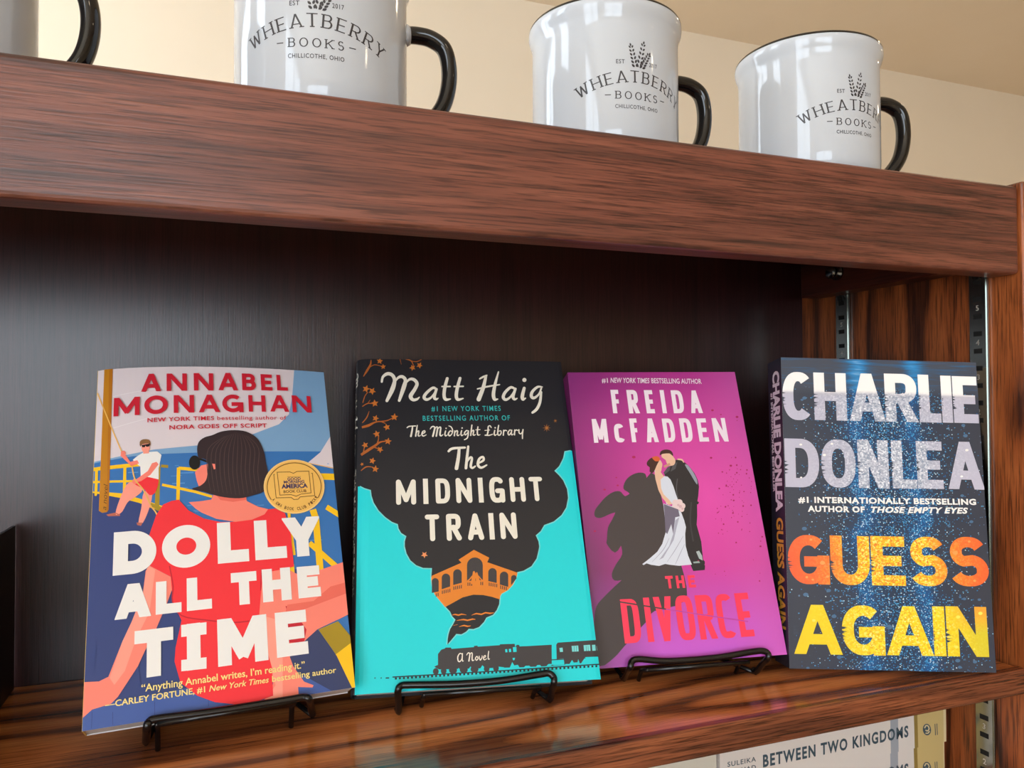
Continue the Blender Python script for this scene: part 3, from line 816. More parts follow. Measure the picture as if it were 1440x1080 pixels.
def kingdoms(top):
    def deco(a):
        dy = 0 if top else 53.5
        X = lambda x: x
        sl = -.187
        def yy(x, y): return y + dy + (x - 1240) * 0
        # grey band and ochre block at the right of the spine
        a.poly([(1251.5, 990 + dy), (1262.5, 990 + dy), (1264.5, 1095 + dy), (1253.5, 1095 + dy)], BANDGREY)
        a.poly([(1284.5, 985 + dy), (1345, 975 + dy), (1345, 1085 + dy), (1287.5, 1090 + dy)], OCHRE)
        a.poly([(1284.5, 985 + dy), (1289.5, 985 + dy), (1292.5, 1090 + dy), (1287.5, 1090 + dy)], OCHRE_D)
        a.up()
        a.poly([(1326, 975 + dy), (1345, 975 + dy), (1345, 1085 + dy), (1328, 1085 + dy)], OCHRE_L)
        a.text('BETWEEN TWO KINGDOMS', 1073, 1078.5 + dy, 1277.5, 1035.5 + dy, 12.5, INKTEAL, .034, 0, 1.22)
        a.text('SULEIKA', 1023, 1078.5 + dy, 1063, 1070.5 + dy, 6.2, INKTEAL, .012, 0, 1.15)
        a.text('JAOUAD', 1023, 1090 + dy, 1063, 1082 + dy, 6.2, INKTEAL, .012, 0, 1.15)
        a.disc(1303.5, 1026 + dy, 5.8, INKTEAL, 8.2, rot=-.1)
        a.poly([(1314.3, 1018 + dy), (1315.3, 1018 + dy), (1316, 1034 + dy), (1315, 1034 + dy)], INKTEAL); a.poly([(1317, 1017.5 + dy), (1318, 1017.5 + dy), (1318.8, 1033.5 + dy), (1317.8, 1033.5 + dy)], INKTEAL)
        a.up()
        a.band([(1300.2, 1024 + dy), (1302, 1020.5 + dy), (1305, 1021 + dy), (1306.5, 1025 + dy), (1304, 1028 + dy), (1301.5, 1026.5 + dy)], 1.7, OCHRE_L, 3)
        a.band([(1301.5, 1031 + dy), (1305, 1031 + dy), (1307, 1028 + dy)], 1.6, OCHRE_L, 3)
    return deco
G_ = 'paperbacks lying in the stack under the shelf'
lying_book('pale paperback with teal spine lettering, topmost of the stack under the shelf', .3135, .5195, -.2630, -.2370, .440, .138, SPINEPAPER, kingdoms(True), G_)
lying_book('pale paperback lying second from the top of the stack under the shelf', .3140, .5190, -.2895, -.2635, .4415, .138, SPINEPAPER, kingdoms(False), G_)
lying_book('pale plain-spined book lying left of the teal-lettered paperback, under the shelf', .1000, .3115, -.2640, -.2385, .4410, .140, mat('spine_grey', (196, 193, 180), .5), None, None)
lying_book('grey book lying beneath the pale plain-spined one, under the shelf', .0990, .3110, -.2895, -.2645, .4405, .140, mat('spine_mid_grey', (176, 172, 166), .5), None, None)

# added plate: stands in for an unidentified dark object, blocks light from the left
bm = boxes((-.1305, -.1287, .440, .5965, Z0 + SHZ + .0012, Z0 + SHZ + .108), (-.2300, -.1287, .440, .5965, Z0 + SHZ + .0001, Z0 + SHZ + .0012))
bo = obj('shade_plate', bm, mat('black_enamel', (16, 15, 17), .4))
tag(bo, 'black metal plate added at the far left of the face-out shelf to block light', 'shade_plate')
# ------------------------------------------------------------------ the four face-out books
WHITE_INK = ink((240, 236, 232)); CREAM = ink((236, 226, 208))

# ---- 1. paperback with the woman in red on a boat deck
D_W, D_H, D_T = .1394, .2097, .0225
def d_f(u):
    u = min(max(u, 0.0), 1.0); return (u ** .75) * (1 - u) / .3025
def d_bow(x, y):
    v = min(max(y / D_H, 0.0), 1.0); return .0066 * d_f(x / D_W + .5) * v ** 1.5
def d_unbow(x, y):
    u = (x - (139 - 25 * (y - 520) / 509)) / (316 + 68 * (y - 520) / 475); v = min(max(1 - (y - 520) / (509 - 63 * u), 0), 1)
    return 6.4 * d_f(u) * v ** 1.5
def make_dolly():
    root = thing('paperback', 'white and blue paperback with a woman in red on its cover, leaning on wire easel', 'book')
    cover_frame(root, (.00315, .4514, -.16768), *book_axes(.0608, .4696, .0042))
    a = Art([(139, 520), (455, 525), (498, 966), (114, 1029)], D_W, D_H, d_unbow)
    a.STEP = 5e-5
    NAVY, BLUE, SEA, SEA2, SKY, SAIL = ink((50, 66, 122)), ink((66, 92, 160)), ink((56, 116, 182)), ink((92, 150, 208)), ink((126, 166, 204)), ink((226, 212, 216))
    YEL, OCH, OCH2, ROPE = ink((252, 198, 28)), ink((196, 128, 26)), ink((168, 140, 34)), ink((238, 184, 96))
    SKIN, SKIN2, SKIN3, RED, RED2, HAIR, HAIR2 = ink((252, 134, 116)), ink((255, 158, 138)), ink((238, 108, 92)), ink((245, 48, 58)), ink((200, 30, 48)), ink((52, 38, 42)), ink((84, 64, 64))
    TITLE, NAME = WHITE_INK, ink((206, 32, 52))
    base = SAIL
    a.crop(100, 500, 3.4286)
    # sky right of the sail, sea, second sail
    a.poly([(1076, 40), (1300, 40), (1300, 480), (930, 480), (930, 470), (560, 470), (110, 522), (110, 508), (200, 488), (400, 448), (600, 430), (760, 412), (880, 376), (1000, 332), (1048, 285), (1064, 200)], SKY); a.up()
    a.poly([(60, 526), (110, 515), (300, 480), (420, 470), (600, 464), (1300, 464), (1400, 1500), (600, 1500), (60, 1200)], SEA)
    a.up()
    for k in range(46):
        x = random.uniform(110, 1260); y = random.uniform(500, 1000) if x < 560 or x > 940 else random.uniform(690, 760); l = random.uniform(20, 70)
        a.band([(x, y), (x + l, y - 2)], random.uniform(2, 5), SEA2)
    a.poly([(1246, 396), (1262, 380), (1300, 380), (1300, 560), (1262, 542), (1140, 517), (1200, 468)], SAIL)
    a.band([(1140, 518), (1268, 546)], 4, ROPE)
    for y0, y1 in ((188, 168), (340, 300)): a.band([(205, y0 + 5), (420, y1 - 15)], 3, ink((238, 228, 230)))
    a.up()
    # railings
    for p, w in (([(106, 545), (330, 520), (430, 527)], 18), ([(104, 606), (330, 600), (360, 604)], 11), ([(104, 664), (250, 672), (470, 742)], 26), ([(520, 538), (630, 548)], 16), ([(440, 617), (600, 652), (680, 676)], 13), ([(1195, 585), (1290, 588)], 28), ([(1196, 572), (1290, 574)], 6)):
        a.band(p, w, YEL)
    for p, w in (([(124, 545), (120, 672)], 14), ([(262, 525), (258, 676)], 15), ([(520, 535), (516, 700)], 17), ([(1046, 755), (1075, 960)], 12)):
        a.band(p, w, YEL)
    a.up()
    a.band([(422, 530), (415, 748)], 22, OCH2); a.band([(380, 710), (470, 748)], 16, OCH2); a.band([(436, 527), (470, 530)], 14, OCH2)
    # deck
    a.poly([(60, 655), (105, 658), (240, 682), (330, 705), (440, 752), (520, 800), (560, 1500), (-100, 1900), (-100, 655)], NAVY)
    a.up()
    a.crop(0, 0, 1); a.poly([(112, 800), (430, 800), (430, 1045), (108, 1045)], NAVY); a.crop(100, 500, 3.4286)
    # mast, lettering on it, rope
    a.poly([(165, 40), (206, 40), (182, 738), (174, 750), (150, 754), (134, 744)], OCH)
    a.poly([(188, 40), (206, 40), (182, 738), (172, 750)], ink((184, 112, 22)))
    a.up()
    a.crop(0, 0, 1); a.text('a novel', 149.5, 716, 152.2, 678.5, 6.0, ink((96, 62, 22)), 0.0, .35)
    a.crop(100, 500, 3.4286)
    a.band([(130, 178), (190, 325), (248, 462), (262, 480)], 6, ROPE, 4)
    # the man on the rail
    a.poly([(268, 620), (300, 604), (345, 640), (318, 672), (276, 700), (250, 744), (230, 760), (215, 756), (235, 690)], SKIN2, 3)
    a.poly([(170, 762), (215, 752), (238, 762), (236, 768), (180, 770)], ink((190, 104, 84)))
    a.poly([(352, 655), (392, 650), (382, 720), (348, 800), (326, 800), (340, 730)], SKIN2, 3)
    a.poly([(316, 800), (346, 800), (338, 816), (320, 812)], ink((190, 104, 84)))
    a.up()
    a.poly([(320, 590), (360, 580), (410, 588), (424, 602), (408, 655), (380, 668), (355, 640), (320, 622), (306, 610)], RED, 2)
    a.up()
    a.poly([(325, 478), (352, 462), (385, 460), (418, 458), (438, 475), (424, 540), (424, 592), (370, 580), (338, 588), (336, 530), (310, 510), (300, 498)], WHITE_INK)
    a.up()
    a.poly([(248, 458), (262, 470), (288, 508), (322, 500), (330, 516), (292, 528), (268, 505), (240, 478)], SKIN)
    a.poly([(414, 508), (424, 520), (385, 570), (340, 600), (318, 606), (300, 604), (330, 582), (372, 552), (392, 515)], SKIN)
    a.disc(254, 466, 12, SKIN); a.disc(310, 602, 13, SKIN)
    a.disc(362, 440, 20, SKIN2, 25); a.band([(350, 462), (378, 460)], 14, SKIN2)
    a.up()
    a.poly([(336, 436), (334, 412), (350, 400), (378, 402), (386, 418), (384, 432), (376, 420), (346, 424)], ink((140, 98, 60)), 2)
    a.poly([(342, 428), (384, 420), (380, 434), (366, 436), (362, 430), (358, 438), (346, 438)], ink((24, 22, 24)))
    a.band([(296, 530), (310, 592), (345, 636), (368, 676), (386, 720), (410, 752), (422, 786)], 6.5, ROPE, 4)
    a.up()
    # right-hand rail and the post behind her
    a.crop(270, 720, 6.0)
    for p, w in (([(1014, -20), (1040, 60), (1090, 640)], 56), ([(985, 260), (1290, 530)], 46), ([(1130, -40), (1250, 36)], 44), ([(836, 440), (846, 600)], 42), ([(800, 575), (900, 640)], 46), ([(815, 0), (832, 320)], 22)):
        a.band(p, w, YEL)
    a.crop(280, 830, 6.0); a.up()
    a.band([(1074, 300), (1260, 500)], 0.1, OCH2)
    a.poly([(1000, 330), (1165, 260), (1290, 410), (1290, 440), (1170, 540), (1150, 545)], OCH2)
    a.poly([(1145, 540), (1290, 430), (1400, 900), (1290, 840)], YEL)
    a.poly([(760, 480), (870, 440), (985, 325), (1010, 350), (1150, 545), (1300, 860), (700, 950)], ink((54, 64, 104)))
    # deck boards in the foreground
    a.crop(110, 870, 6.0); a.up()
    a.poly([(60, 650), (330, 700), (640, 640), (1440, 480), (1900, 480), (2300, 700), (0, 1100), (0, 860)], BLUE)
    a.up()
    for x0, y0, x1, y1 in ((110, 790, 104, 930), (285, 790, 285, 900), (640, 700, 642, 830), (1095, 640, 1096, 740), (1230, 610, 1235, 720), (500, 360, 520, 560), (150, 180, 130, 420)):
        a.band([(x0, y0), (x1, y1)], 4, NAVY)
    a.up()
    # her arms
    a.crop(110, 730, 6.0)
    a.poly([(600, 385), (780, 480), (795, 580), (750, 700), (640, 960), (560, 1110), (500, 1240), (330, 1500), (270, 1560), (110, 1610), (20, 1690), (-30, 1720), (-20, 1380), (170, 1370), (250, 1330), (370, 1030), (450, 860), (545, 620), (570, 430)], SKIN)
    a.up()
    a.poly([(580, 410), (600, 390), (650, 420), (600, 780), (490, 1000), (390, 1280), (300, 1400), (260, 1340), (370, 1030), (450, 860), (545, 620)], SKIN2)
    a.crop(280, 830, 6.0)
    a.poly([(510, -100), (540, -150), (700, -200), (860, -120), (1280, -260), (1280, 190), (1160, 250), (990, 330), (870, 440), (760, 560), (790, 640), (880, 770), (960, 800), (950, 820), (830, 815), (835, 890), (700, 920), (545, 925), (620, 790), (600, 640), (560, 480), (500, 200)], SKIN)
    a.up()
    a.poly([(630, 240), (560, 220), (560, 470), (620, 720), (640, 800), (580, 900), (545, 925), (700, 910), (700, 500)], SKIN2)
    a.poly([(1280, -80), (1100, -30), (960, 90), (740, 120), (720, 200), (790, 195), (960, 130), (1280, 10)], SKIN3)
    a.poly([(725, 130), (780, 150), (900, 330), (880, 440), (740, 440), (740, 200)], RED2)
    a.up()
    # red dress
    a.crop(110, 730, 6.0)
    a.poly([(660, -40), (720, -130), (790, -160), (850, -170), (930, -80), (1060, -10), (1200, 20), (1300, 20), (1420, -10), (1560, -80), (1660, -90), (1740, -50), (1790, 130), (1815, 400), (1680, 430), (1560, 450), (1540, 600), (1520, 850), (1490, 870), (1560, 1000), (1630, 1250), (1640, 1490), (1400, 1570), (1150, 1545), (1000, 1490), (860, 1380), (810, 1200), (820, 1080), (870, 850), (800, 700), (780, 480), (600, 385), (540, 300), (600, 130)], RED)
    a.up()
    a.band([(770, 390), (800, 560), (795, 690), (870, 810), (1090, 850), (1300, 870), (1500, 850)], 10, RED2, 4)
    a.band([(1545, 420), (1535, 600)], 8, RED2)
    # neck, back, face
    a.crop(100, 500, 3.4286)
    a.poly([(690, 660), (840, 660), (845, 700), (900, 728), (948, 740), (930, 765), (870, 790), (790, 800), (700, 785), (630, 755), (600, 735), (568, 704), (620, 700), (676, 692)], SKIN)
    a.poly([(628, 528), (668, 520), (668, 600), (640, 632), (618, 634), (606, 600), (598, 560)], SKIN)
    a.up()
    a.poly([(690, 660), (840, 660), (843, 695), (780, 704), (720, 695)], SKIN3)
    # hair
    a.poly([(608, 452), (616, 416), (644, 394), (680, 384), (720, 368), (770, 361), (826, 364), (868, 380), (902, 410), (926, 460), (938, 520), (948, 580), (930, 625), (928, 655), (870, 675), (812, 687), (740, 682), (680, 668), (640, 655), (582, 641), (622, 626), (650, 600), (658, 560), (658, 512), (640, 496), (616, 492)], HAIR, 3)
    a.disc(596, 514, 27, ink((22, 20, 22)), 34); a.band([(610, 494), (662, 512)], 9, ink((22, 20, 22)))
    a.up()
    for k in range(13):
        x = 668 + k * 20
        a.band([(x * .45 + 800 * .55, 372 + abs(k - 6) * 3), (x - 6, 450), (x - 10, 560), (x + 4, 672 - abs(k - 7) * 3)], [1.5, 3, 3.2, 1.5], HAIR2, 4)
    a.poly([(680, 520), (694, 522), (696, 545), (688, 548)], SKIN)
    a.up()
    # title
    a.crop(0, 0, 1)
    T = TITLE
    for ch, xl, xr, yt, yb in (('D', 159.5, 220, 745.5, 806), ('O', 228, 295.5, 737.5, 797.5), ('L', 305.5, 349, 733.5, 790.5), ('L', 357.5, 401.5, 731, 786), ('Y', 397, 450, 727.5, 782.5)):
        a.cap(ch, xl, xr, yt, yb, .30, T)
    for ch, xl, xr, yt, yb in (('A', 161.7, 212.5, 820, 868.5), ('L', 219, 255, 816, 862), ('L', 262.5, 297.5, 811, 857), ('T', 324.7, 360.8, 804, 849.7), ('H', 368.3, 408.3, 799, 845), ('E', 417.5, 451.7, 796, 840)):
        a.cap(ch, xl, xr, yt, yb, .30, T)
    for ch, xl, xr, yt, yb in (('T', 188.3, 243.3, 884, 951.5), ('M', 305.5, 375.5, 867, 933), ('E', 387, 434.5, 859, 922)):
        a.cap(ch, xl, xr, yt, yb, .28, T)
    a.cap('I', 258, 286, 876, 942, .28, T)
    for yt, yb in ((876, 893.5), (925.5, 942)): a.poly([(254.5, yt + 2.5), (290, yt - 1.5), (290, yb - 2), (254.5, yb + 2)], T)
    # author and lines
    for ch, xl, xr, yt, yb in (('A', 200, 227.5, 526, 550.5), ('N', 235.3, 263.3, 526, 550), ('N', 273, 300, 526, 550), ('A', 307, 334, 526, 550), ('B', 340, 359, 527.3, 550.3), ('E', 366.2, 383, 528.5, 550.7), ('L', 388.3, 403.3, 529.5, 551)):
        a.cap(ch, xl, xr, yt, yb, .215, NAME)
    for ch, xl, xr, yt, yb in (('M', 161, 197.5, 558.5, 584), ('O', 204, 236.7, 556.3, 582), ('N', 245, 273.3, 556, 580.5), ('A', 280, 309, 555.8, 580), ('G', 312.5, 341.7, 556, 580.5), ('H', 349, 372.5, 557.2, 580), ('A', 379, 405, 557.5, 580.3), ('N', 410, 436.5, 558.5, 581.5)):
        a.cap(ch, xl, xr, yt, yb, .215, NAME)
    a.text('NEW YORK TIMES', 208.3, 593.3, 301, 591, 5.8, NAME, .02, 0, 1.1)
    a.text('bestselling author of', 305.5, 591, 401.8, 591.4, 5.6, NAME, .008, 0, 1.1)
    a.text('NORA GOES OFF SCRIPT', 238.8, 603.7, 374.7, 602, 6.0, NAME, .022, 0, 1.1)
    Q = ink((246, 222, 140))
    a.text('\u201cAnything Annabel writes, I\u2019m reading it.\u201d', 198, 973.3, 428, 939, 7.8, Q, .014)
    a.text('\u2014CARLEY FORTUNE, #1', 146.5, 996, 288, 973.3, 7.8, Q, .018)
    a.text('New York Times', 293.5, 972.6, 377.5, 959.4, 7.8, Q, .014, .25)
    a.text('bestselling author', 382, 958.8, 471.7, 945.6, 7.8, Q, .014)
    # round gold book-club seal
    GOLD, GLINE, GTXT = ink((244, 190, 96)), ink((112, 66, 30)), ink((52, 44, 92))
    a.crop(340, 620, 9.0)
    a.disc(655, 585, 384, GOLD, 340, 48, .05); a.up()
    a.disc(655, 585, 382, ink((248, 206, 130)), 338, 48, .05); a.up(); a.disc(655, 585, 366, GOLD, 322, 48, .05); a.up()
    ring = [(655 + 340 * cos(radians(t)), 587 + 300 * sin(radians(t))) for t in range(148, 392, 4)]
    a.band(ring, 10, GLINE)
    for pts in ([(645, 418), (600, 400), (440, 402), (475, 690), (610, 684), (680, 706), (740, 680), (868, 665), (840, 392), (690, 395), (645, 418)], [(410, 428), (398, 430), (428, 724), (620, 722), (650, 746), (705, 744), (730, 715), (914, 700), (884, 420), (870, 420)]):
        a.band(pts, 8, GLINE)
    a.text('GOOD', 570, 506, 738, 501, 34, GTXT, .03); a.text('MORNING', 525, 545, 785, 538, 34, GTXT, .03)
    a.text('AMERICA', 496, 607, 826, 596, 50, GTXT, .045); a.text('BOOK CLUB', 522, 664, 810, 654, 32, GLINE, .025)
    a.band([(580, 618), (760, 612)], 4, GLINE); a.band([(570, 462), (740, 458)], 4, GLINE)
    a.ring_text('A GMA BOOK CLUB PICK!', 655, 587, 334, 296, 148, 26, 36, GLINE, .03)
    a.build('front_cover', base, root, .0005, d_bow, 40, mat('cover_paper_edge', (228, 224, 220), .7), 26)
    paperback_body(root, D_W, D_H, D_T, ink((232, 190, 90)), ink((220, 216, 214)), bow=d_bow)
    a.crop(0, 0, 1)
    wire_easel('black wire easel under the paperback with the woman in red', root, a, [(206, 1024), (210, 1016), (224, 1012), (300, 1002), (400, 986), (424, 982), (432, 985)], (-.0390, .4720), (.0510, .4770), D_T)
make_dolly()

# ---- 2. black and turquoise hardback with a steam train
def make_midnight():
    K = .990
    w, h, t = .1535 * K, .2329 * K, .0222
    root = thing('hardback', 'black and turquoise hardback with a steam train and bridge, on a wire easel', 'book')
    cover_frame(root, (.15007 * K, .45487 * K, -.17713 * K), *book_axes(-.16912, .47465, -.01109))
    a = Art([(505, 505), (790, 509), (844, 956), (500, 977)], w, h)
    BLACK, DARK, TEAL, TEAL2, ORA, BR, IV = ink((40, 39, 43)), ink((64, 60, 62)), ink((30, 214, 220)), ink((120, 214, 214)), ink((228, 132, 44)), ink((176, 96, 40)), ink((240, 232, 216))
    LT = ink((62, 190, 184))
    a.crop(490, 630, 7.2)
    left = [(115, 398), (160, 425), (221, 445), (228, 500), (250, 570), (300, 650), (370, 720), (440, 770), (495, 790), (502, 832), (530, 880), (580, 910), (565, 960), (565, 1020), (575, 1080)]
    f1 = lambda P: [(490 + x / 7.2, 630 + y / 7.2) for x, y in P]; f2 = lambda P: [(560 + x / 7.2, 760 + y / 7.2) for x, y in P]; f3 = lambda P: [(640 + x / 7.2, 630 + y / 7.2) for x, y in P]
    L2 = [(62, 60), (80, 150), (120, 220), (180, 270), (250, 298), (335, 300), (330, 380), (340, 470), (370, 560), (420, 620), (470, 682), (520, 735), (540, 780), (572, 815), (548, 860), (520, 905), (503, 960), (495, 1010), (493, 1062)]
    R2 = [(510, 1056), (550, 1010), (590, 962), (640, 966), (690, 938), (715, 911), (760, 914), (820, 892), (870, 840), (895, 796), (960, 770), (1000, 720), (1025, 660), (1030, 578), (1045, 552), (1110, 516), (1160, 460), (1195, 390), (1205, 341), (1270, 326), (1350, 280), (1405, 200), (1428, 100)]
    R3 = [(855, 1010), (848, 960), (822, 902), (870, 860), (905, 800), (1000, 765), (1080, 700), (1130, 620), (1150, 520), (1140, 430), (1100, 340), (1060, 290), (1015, 245), (1060, 200), (1100, 120), (1115, 50), (1175, 38)]
    lc, rc = f1(left) + f2(L2), f2(R2) + f3(R3)
    a.crop(0, 0, 1)
    a.poly(lc + rc + [(822, 632), (870, 985), (480, 990), (480, 684)], TEAL); a.up()
    a.band(lc, 1.6, TEAL2); a.band(rc, 1.6, TEAL2)
    a.up()
    # bridge inside the smoke
    a.crop(560, 760, 7.2)
    a.poly([(345, 370), (640, 240), (610, 210), (765, 110), (920, 190), (900, 235), (1205, 341), (1195, 390), (1160, 460), (1110, 516), (1045, 552), (1030, 578), (1028, 610), (950, 585), (860, 566), (760, 562), (650, 590), (560, 640), (475, 686), (420, 620), (370, 560), (340, 470), (335, 385)], ORA); a.up()
    def arch(x0, x1, yt, y0, y1):
        r = (x1 - x0) / 2; cx = (x0 + x1) / 2
        a.poly([(x0, y0)] + [(cx - r * cos(pi * k / 10), yt + r - r * sin(pi * k / 10)) for k in range(11)] + [(x1, y1)], DARK)
    arch(340, 410, 395, 545, 530); arch(440, 525, 350, 508, 480); arch(556, 642, 306, 465, 442); arch(695, 855, 187, 425, 415); arch(910, 995, 295, 425, 445); arch(1027, 1112, 330, 460, 485); arch(1140, 1196, 365, 468, 400)
    for x0, y0, n, sl in ((380, 548, 2, -.25), (442, 520, 5, -.22), (558, 480, 5, -.2), (700, 440, 3, -.03), (830, 432, 2, .05), (915, 440, 5, .18), (1030, 470, 4, .24)):
        for k in range(n): a.poly([(x0 + k * 19, y0 + k * 19 * sl), (x0 + k * 19 + 9, y0 + k * 19 * sl), (x0 + k * 19 + 9, y0 + k * 19 * sl + 34), (x0 + k * 19, y0 + k * 19 * sl + 34)], DARK)
    a.up()
    a.poly([(735, 455), (742, 395), (752, 355), (755, 332), (768, 322), (778, 338), (782, 352), (788, 338), (798, 336), (804, 352), (812, 380), (830, 440), (830, 460)], ORA)
    a.band([(752, 372), (720, 410), (700, 425)], 12, ORA); a.band([(808, 372), (835, 405), (850, 418)], 10, ORA)
    a.band([(782, 400), (782, 425)], 4, DARK)
    for pts in ([(545, 768), (575, 760), (610, 768), (640, 758), (690, 766)], [(740, 770), (790, 752), (840, 760), (880, 744), (930, 750), (968, 742)], [(590, 822), (660, 812), (700, 820), (750, 808), (780, 812)], [(556, 872), (600, 862)], [(615, 884), (665, 872), (700, 880), (735, 874)]):
        a.band(pts, [3] + [13] * (len(pts) - 2) + [3], ORA, 2)
    def leaf5(x, y, r, m, rot=.3):
        a.poly([(x + (r if k % 2 == 0 else r * .45) * cos(rot + pi * k / 5), y + (r if k % 2 == 0 else r * .45) * sin(rot + pi * k / 5)) for k in range(10)], m)
    leaf5(265, 160, 36, ink((238, 150, 96)))
    # train
    a.crop(600, 840, 10.286); a.up()
    a.poly([(165, 985), (165, 830), (212, 768), (262, 752), (275, 738), (350, 738), (360, 758), (680, 732), (685, 715), (730, 712), (738, 726), (1050, 706), (1060, 692), (1268, 686), (1272, 730), (1300, 700), (1330, 702), (1340, 726), (1800, 700), (1800, 1000), (1380, 1020), (180, 1050), (110, 1010)], DARK)
    a.crop(710, 860, 10.286)
    a.poly([(160, 520), (600, 500), (645, 535), (660, 760), (600, 800), (120, 820)], DARK)
    a.poly([(735, 492), (755, 465), (1330, 425), (1400, 700), (1140, 690), (1090, 760), (920, 770), (850, 770), (840, 690), (740, 700)], DARK)
    a.band([(650, 712), (850, 700)], 14, DARK); a.band([(600, 795), (860, 775)], 14, DARK)
    a.up()
    for q in ([(780, 540), (825, 536), (830, 596), (786, 598)], [(955, 512), (1050, 506), (1056, 590), (962, 594)], [(1128, 502), (1222, 496), (1228, 582), (1134, 586)], [(1248, 498), (1298, 494), (1304, 578), (1254, 582)], [(1316, 512), (1328, 512), (1334, 575), (1322, 575)]): a.poly(q, TEAL2)
    for q in ([(60, 832), (100, 740), (130, 790), (180, 780), (212, 828)], [(104, 684), (140, 680), (132, 712), (112, 716)], [(262, 822), (290, 795), (345, 793), (370, 816)], [(436, 812), (460, 785), (500, 783), (520, 808)], [(590, 800), (620, 770), (690, 768), (650, 798)], [(700, 735), (800, 725), (855, 780), (690, 790)], [(920, 778), (960, 712), (985, 750), (1040, 746), (1050, 700), (1075, 770)], [(1145, 672), (1340, 664), (1362, 760), (1145, 770), (1180, 715)]): a.poly(q, TEAL)
    a.up()
    for x in (992, 1022, 1165, 1192): a.band([(x, 515), (x + 4, 588)], 5, DARK)
    a.crop(600, 840, 10.286)
    for q in ([(1130, 765), (1160, 762), (1164, 806), (1134, 808)], [(1182, 760), (1214, 757), (1218, 802), (1186, 805)], [(1240, 735), (1292, 730), (1294, 800), (1246, 804)], [(430, 1075), (460, 1028), (495, 1070)], [(595, 1066), (630, 1008), (672, 1062)], [(760, 1060), (802, 990), (862, 1054)], [(930, 1055), (975, 1005), (1110, 1020), (1128, 1048)], [(280, 1080), (330, 1062), (385, 1074)]): a.poly(q, TEAL)
    a.crop(0, 0, 1); a.up()
    for k, x in enumerate((613, 624, 637, 652, 667, 684, 697)): a.disc(x, 945.2 - k * .75 - .3, 5.6 if 2 <= k <= 4 else 4.0, DARK, 4.6)
    a.band([(552.5, 952.6), (700, 944.4), (845, 935.0)], 1.5, BLACK)
    for k in range(52):
        x = 556 + k * 5.6; y = 953.6 - (x - 552.5) * .0598
        a.poly([(x, y), (x + 2.7, y - .16), (x + 2.75, y + 2.5), (x + .05, y + 2.66)], BLACK)
    for x, l in ((527.5, 1.6), (536, 1.6), (543, 5)): a.band([(x, 954), (x + l, 953.7)], 1.5, BLACK)
    a.script('A Novel', 643.5, 931.5, 689, 928.3, 11.5, IV)
    # orange branches down the left edge
    a.crop(490, 500, 7.2)
    for pts, ws in (([(145, 215), (180, 160), (215, 100), (222, 50)], [8, 22, 18, 6]), ([(200, 130), (260, 100), (340, 118)], [8, 8, 6]), ([(575, 40), (630, 60), (660, 120)], [10, 10, 6]), ([(625, 60), (690, 66), (750, 35)], [8, 8, 6]), ([(515, 35), (530, 95)], [6, 4]), ([(140, 485), (160, 420), (190, 380)], [8, 9, 7]), ([(135, 522), (190, 495), (250, 500)], [10, 10, 6]), ([(190, 495), (215, 460)], [6, 4]), ([(132, 735), (200, 720), (260, 690), (320, 680), (370, 700)], [22, 26, 16, 12, 8]), ([(320, 680), (390, 670), (450, 640)], [12, 10, 6]), ([(135, 690), (180, 640), (205, 575)], [8, 12, 5]), ([(125, 1015), (200, 970), (270, 925), (320, 890), (390, 880)], [26, 28, 24, 16, 8]), ([(290, 900), (302, 850), (290, 800)], [14, 10, 6]), ([(150, 990), (160, 920)], [12, 6]), ([(250, 940), (320, 965)], [12, 8])):
        a.band(pts, ws, BR, 4)
    a.up()
    for x, y, r in ((310, 62, 34), (345, 120, 30), (645, 130, 34), (715, 105, 34), (172, 345, 40), (235, 370, 40), (262, 495, 40), (270, 648, 36), (462, 635, 40), (385, 738, 38), (282, 808, 38), (165, 920, 36), (398, 882, 38), (318, 966, 36)): leaf5(x, y, r, ink((196, 112, 44)), .2 + x)
    a.crop(490, 630, 7.2)
    a.band([(125, 240), (180, 205), (250, 210)], [10, 12, 6], BR, 4)
    for x, y, r in ((240, 145, 36), (270, 228, 38), (135, 175, 20)): leaf5(x, y, r, ink((196, 112, 44)), x)
    a.crop(640, 500, 7.2)
    for x, y, r in ((930, 745, 44), (1018, 672, 22)): a.poly([(x + (r if k % 2 == 0 else r * .22) * cos(pi * k / 8), y + (r if k % 2 == 0 else r * .22) * sin(pi * k / 8)) for k in range(16)], ink((190, 120, 60)))
    # lettering
    a.crop(490, 500, 7.2); a.up()
    S = lambda pts, ws: a.band(pts, ws, IV, 6, 'round')
    S([(332, 274), (345, 222), (392, 192), (440, 208), (462, 262), (440, 350), (385, 468)], [22, 26, 34, 34, 36, 46, 30])
    S([(458, 290), (495, 235), (540, 222), (572, 258), (556, 330), (510, 466)], [12, 24, 32, 34, 44, 28])
    S([(568, 300), (610, 252), (655, 250), (690, 292), (668, 350), (626, 420), (650, 458), (690, 452), (714, 432)], [12, 24, 32, 34, 36, 40, 32, 24, 12])
    S([(890, 352), (852, 336), (790, 385), (762, 432), (790, 456), (838, 430), (888, 362)], [22, 26, 30, 32, 28, 20, 20]); S([(888, 350), (866, 430), (884, 452), (906, 442)], [26, 30, 26, 10])
    S([(998, 240), (972, 340), (966, 420), (985, 455), (1030, 450)], [30, 34, 34, 30, 12]); S([(945, 322), (1028, 322)], [16, 16])
    S([(1128, 238), (1100, 340), (1090, 420), (1108, 455), (1160, 444)], [30, 34, 34, 30, 12]); S([(1068, 322), (1160, 320)], [16, 16])
    a.crop(640, 500, 7.2)
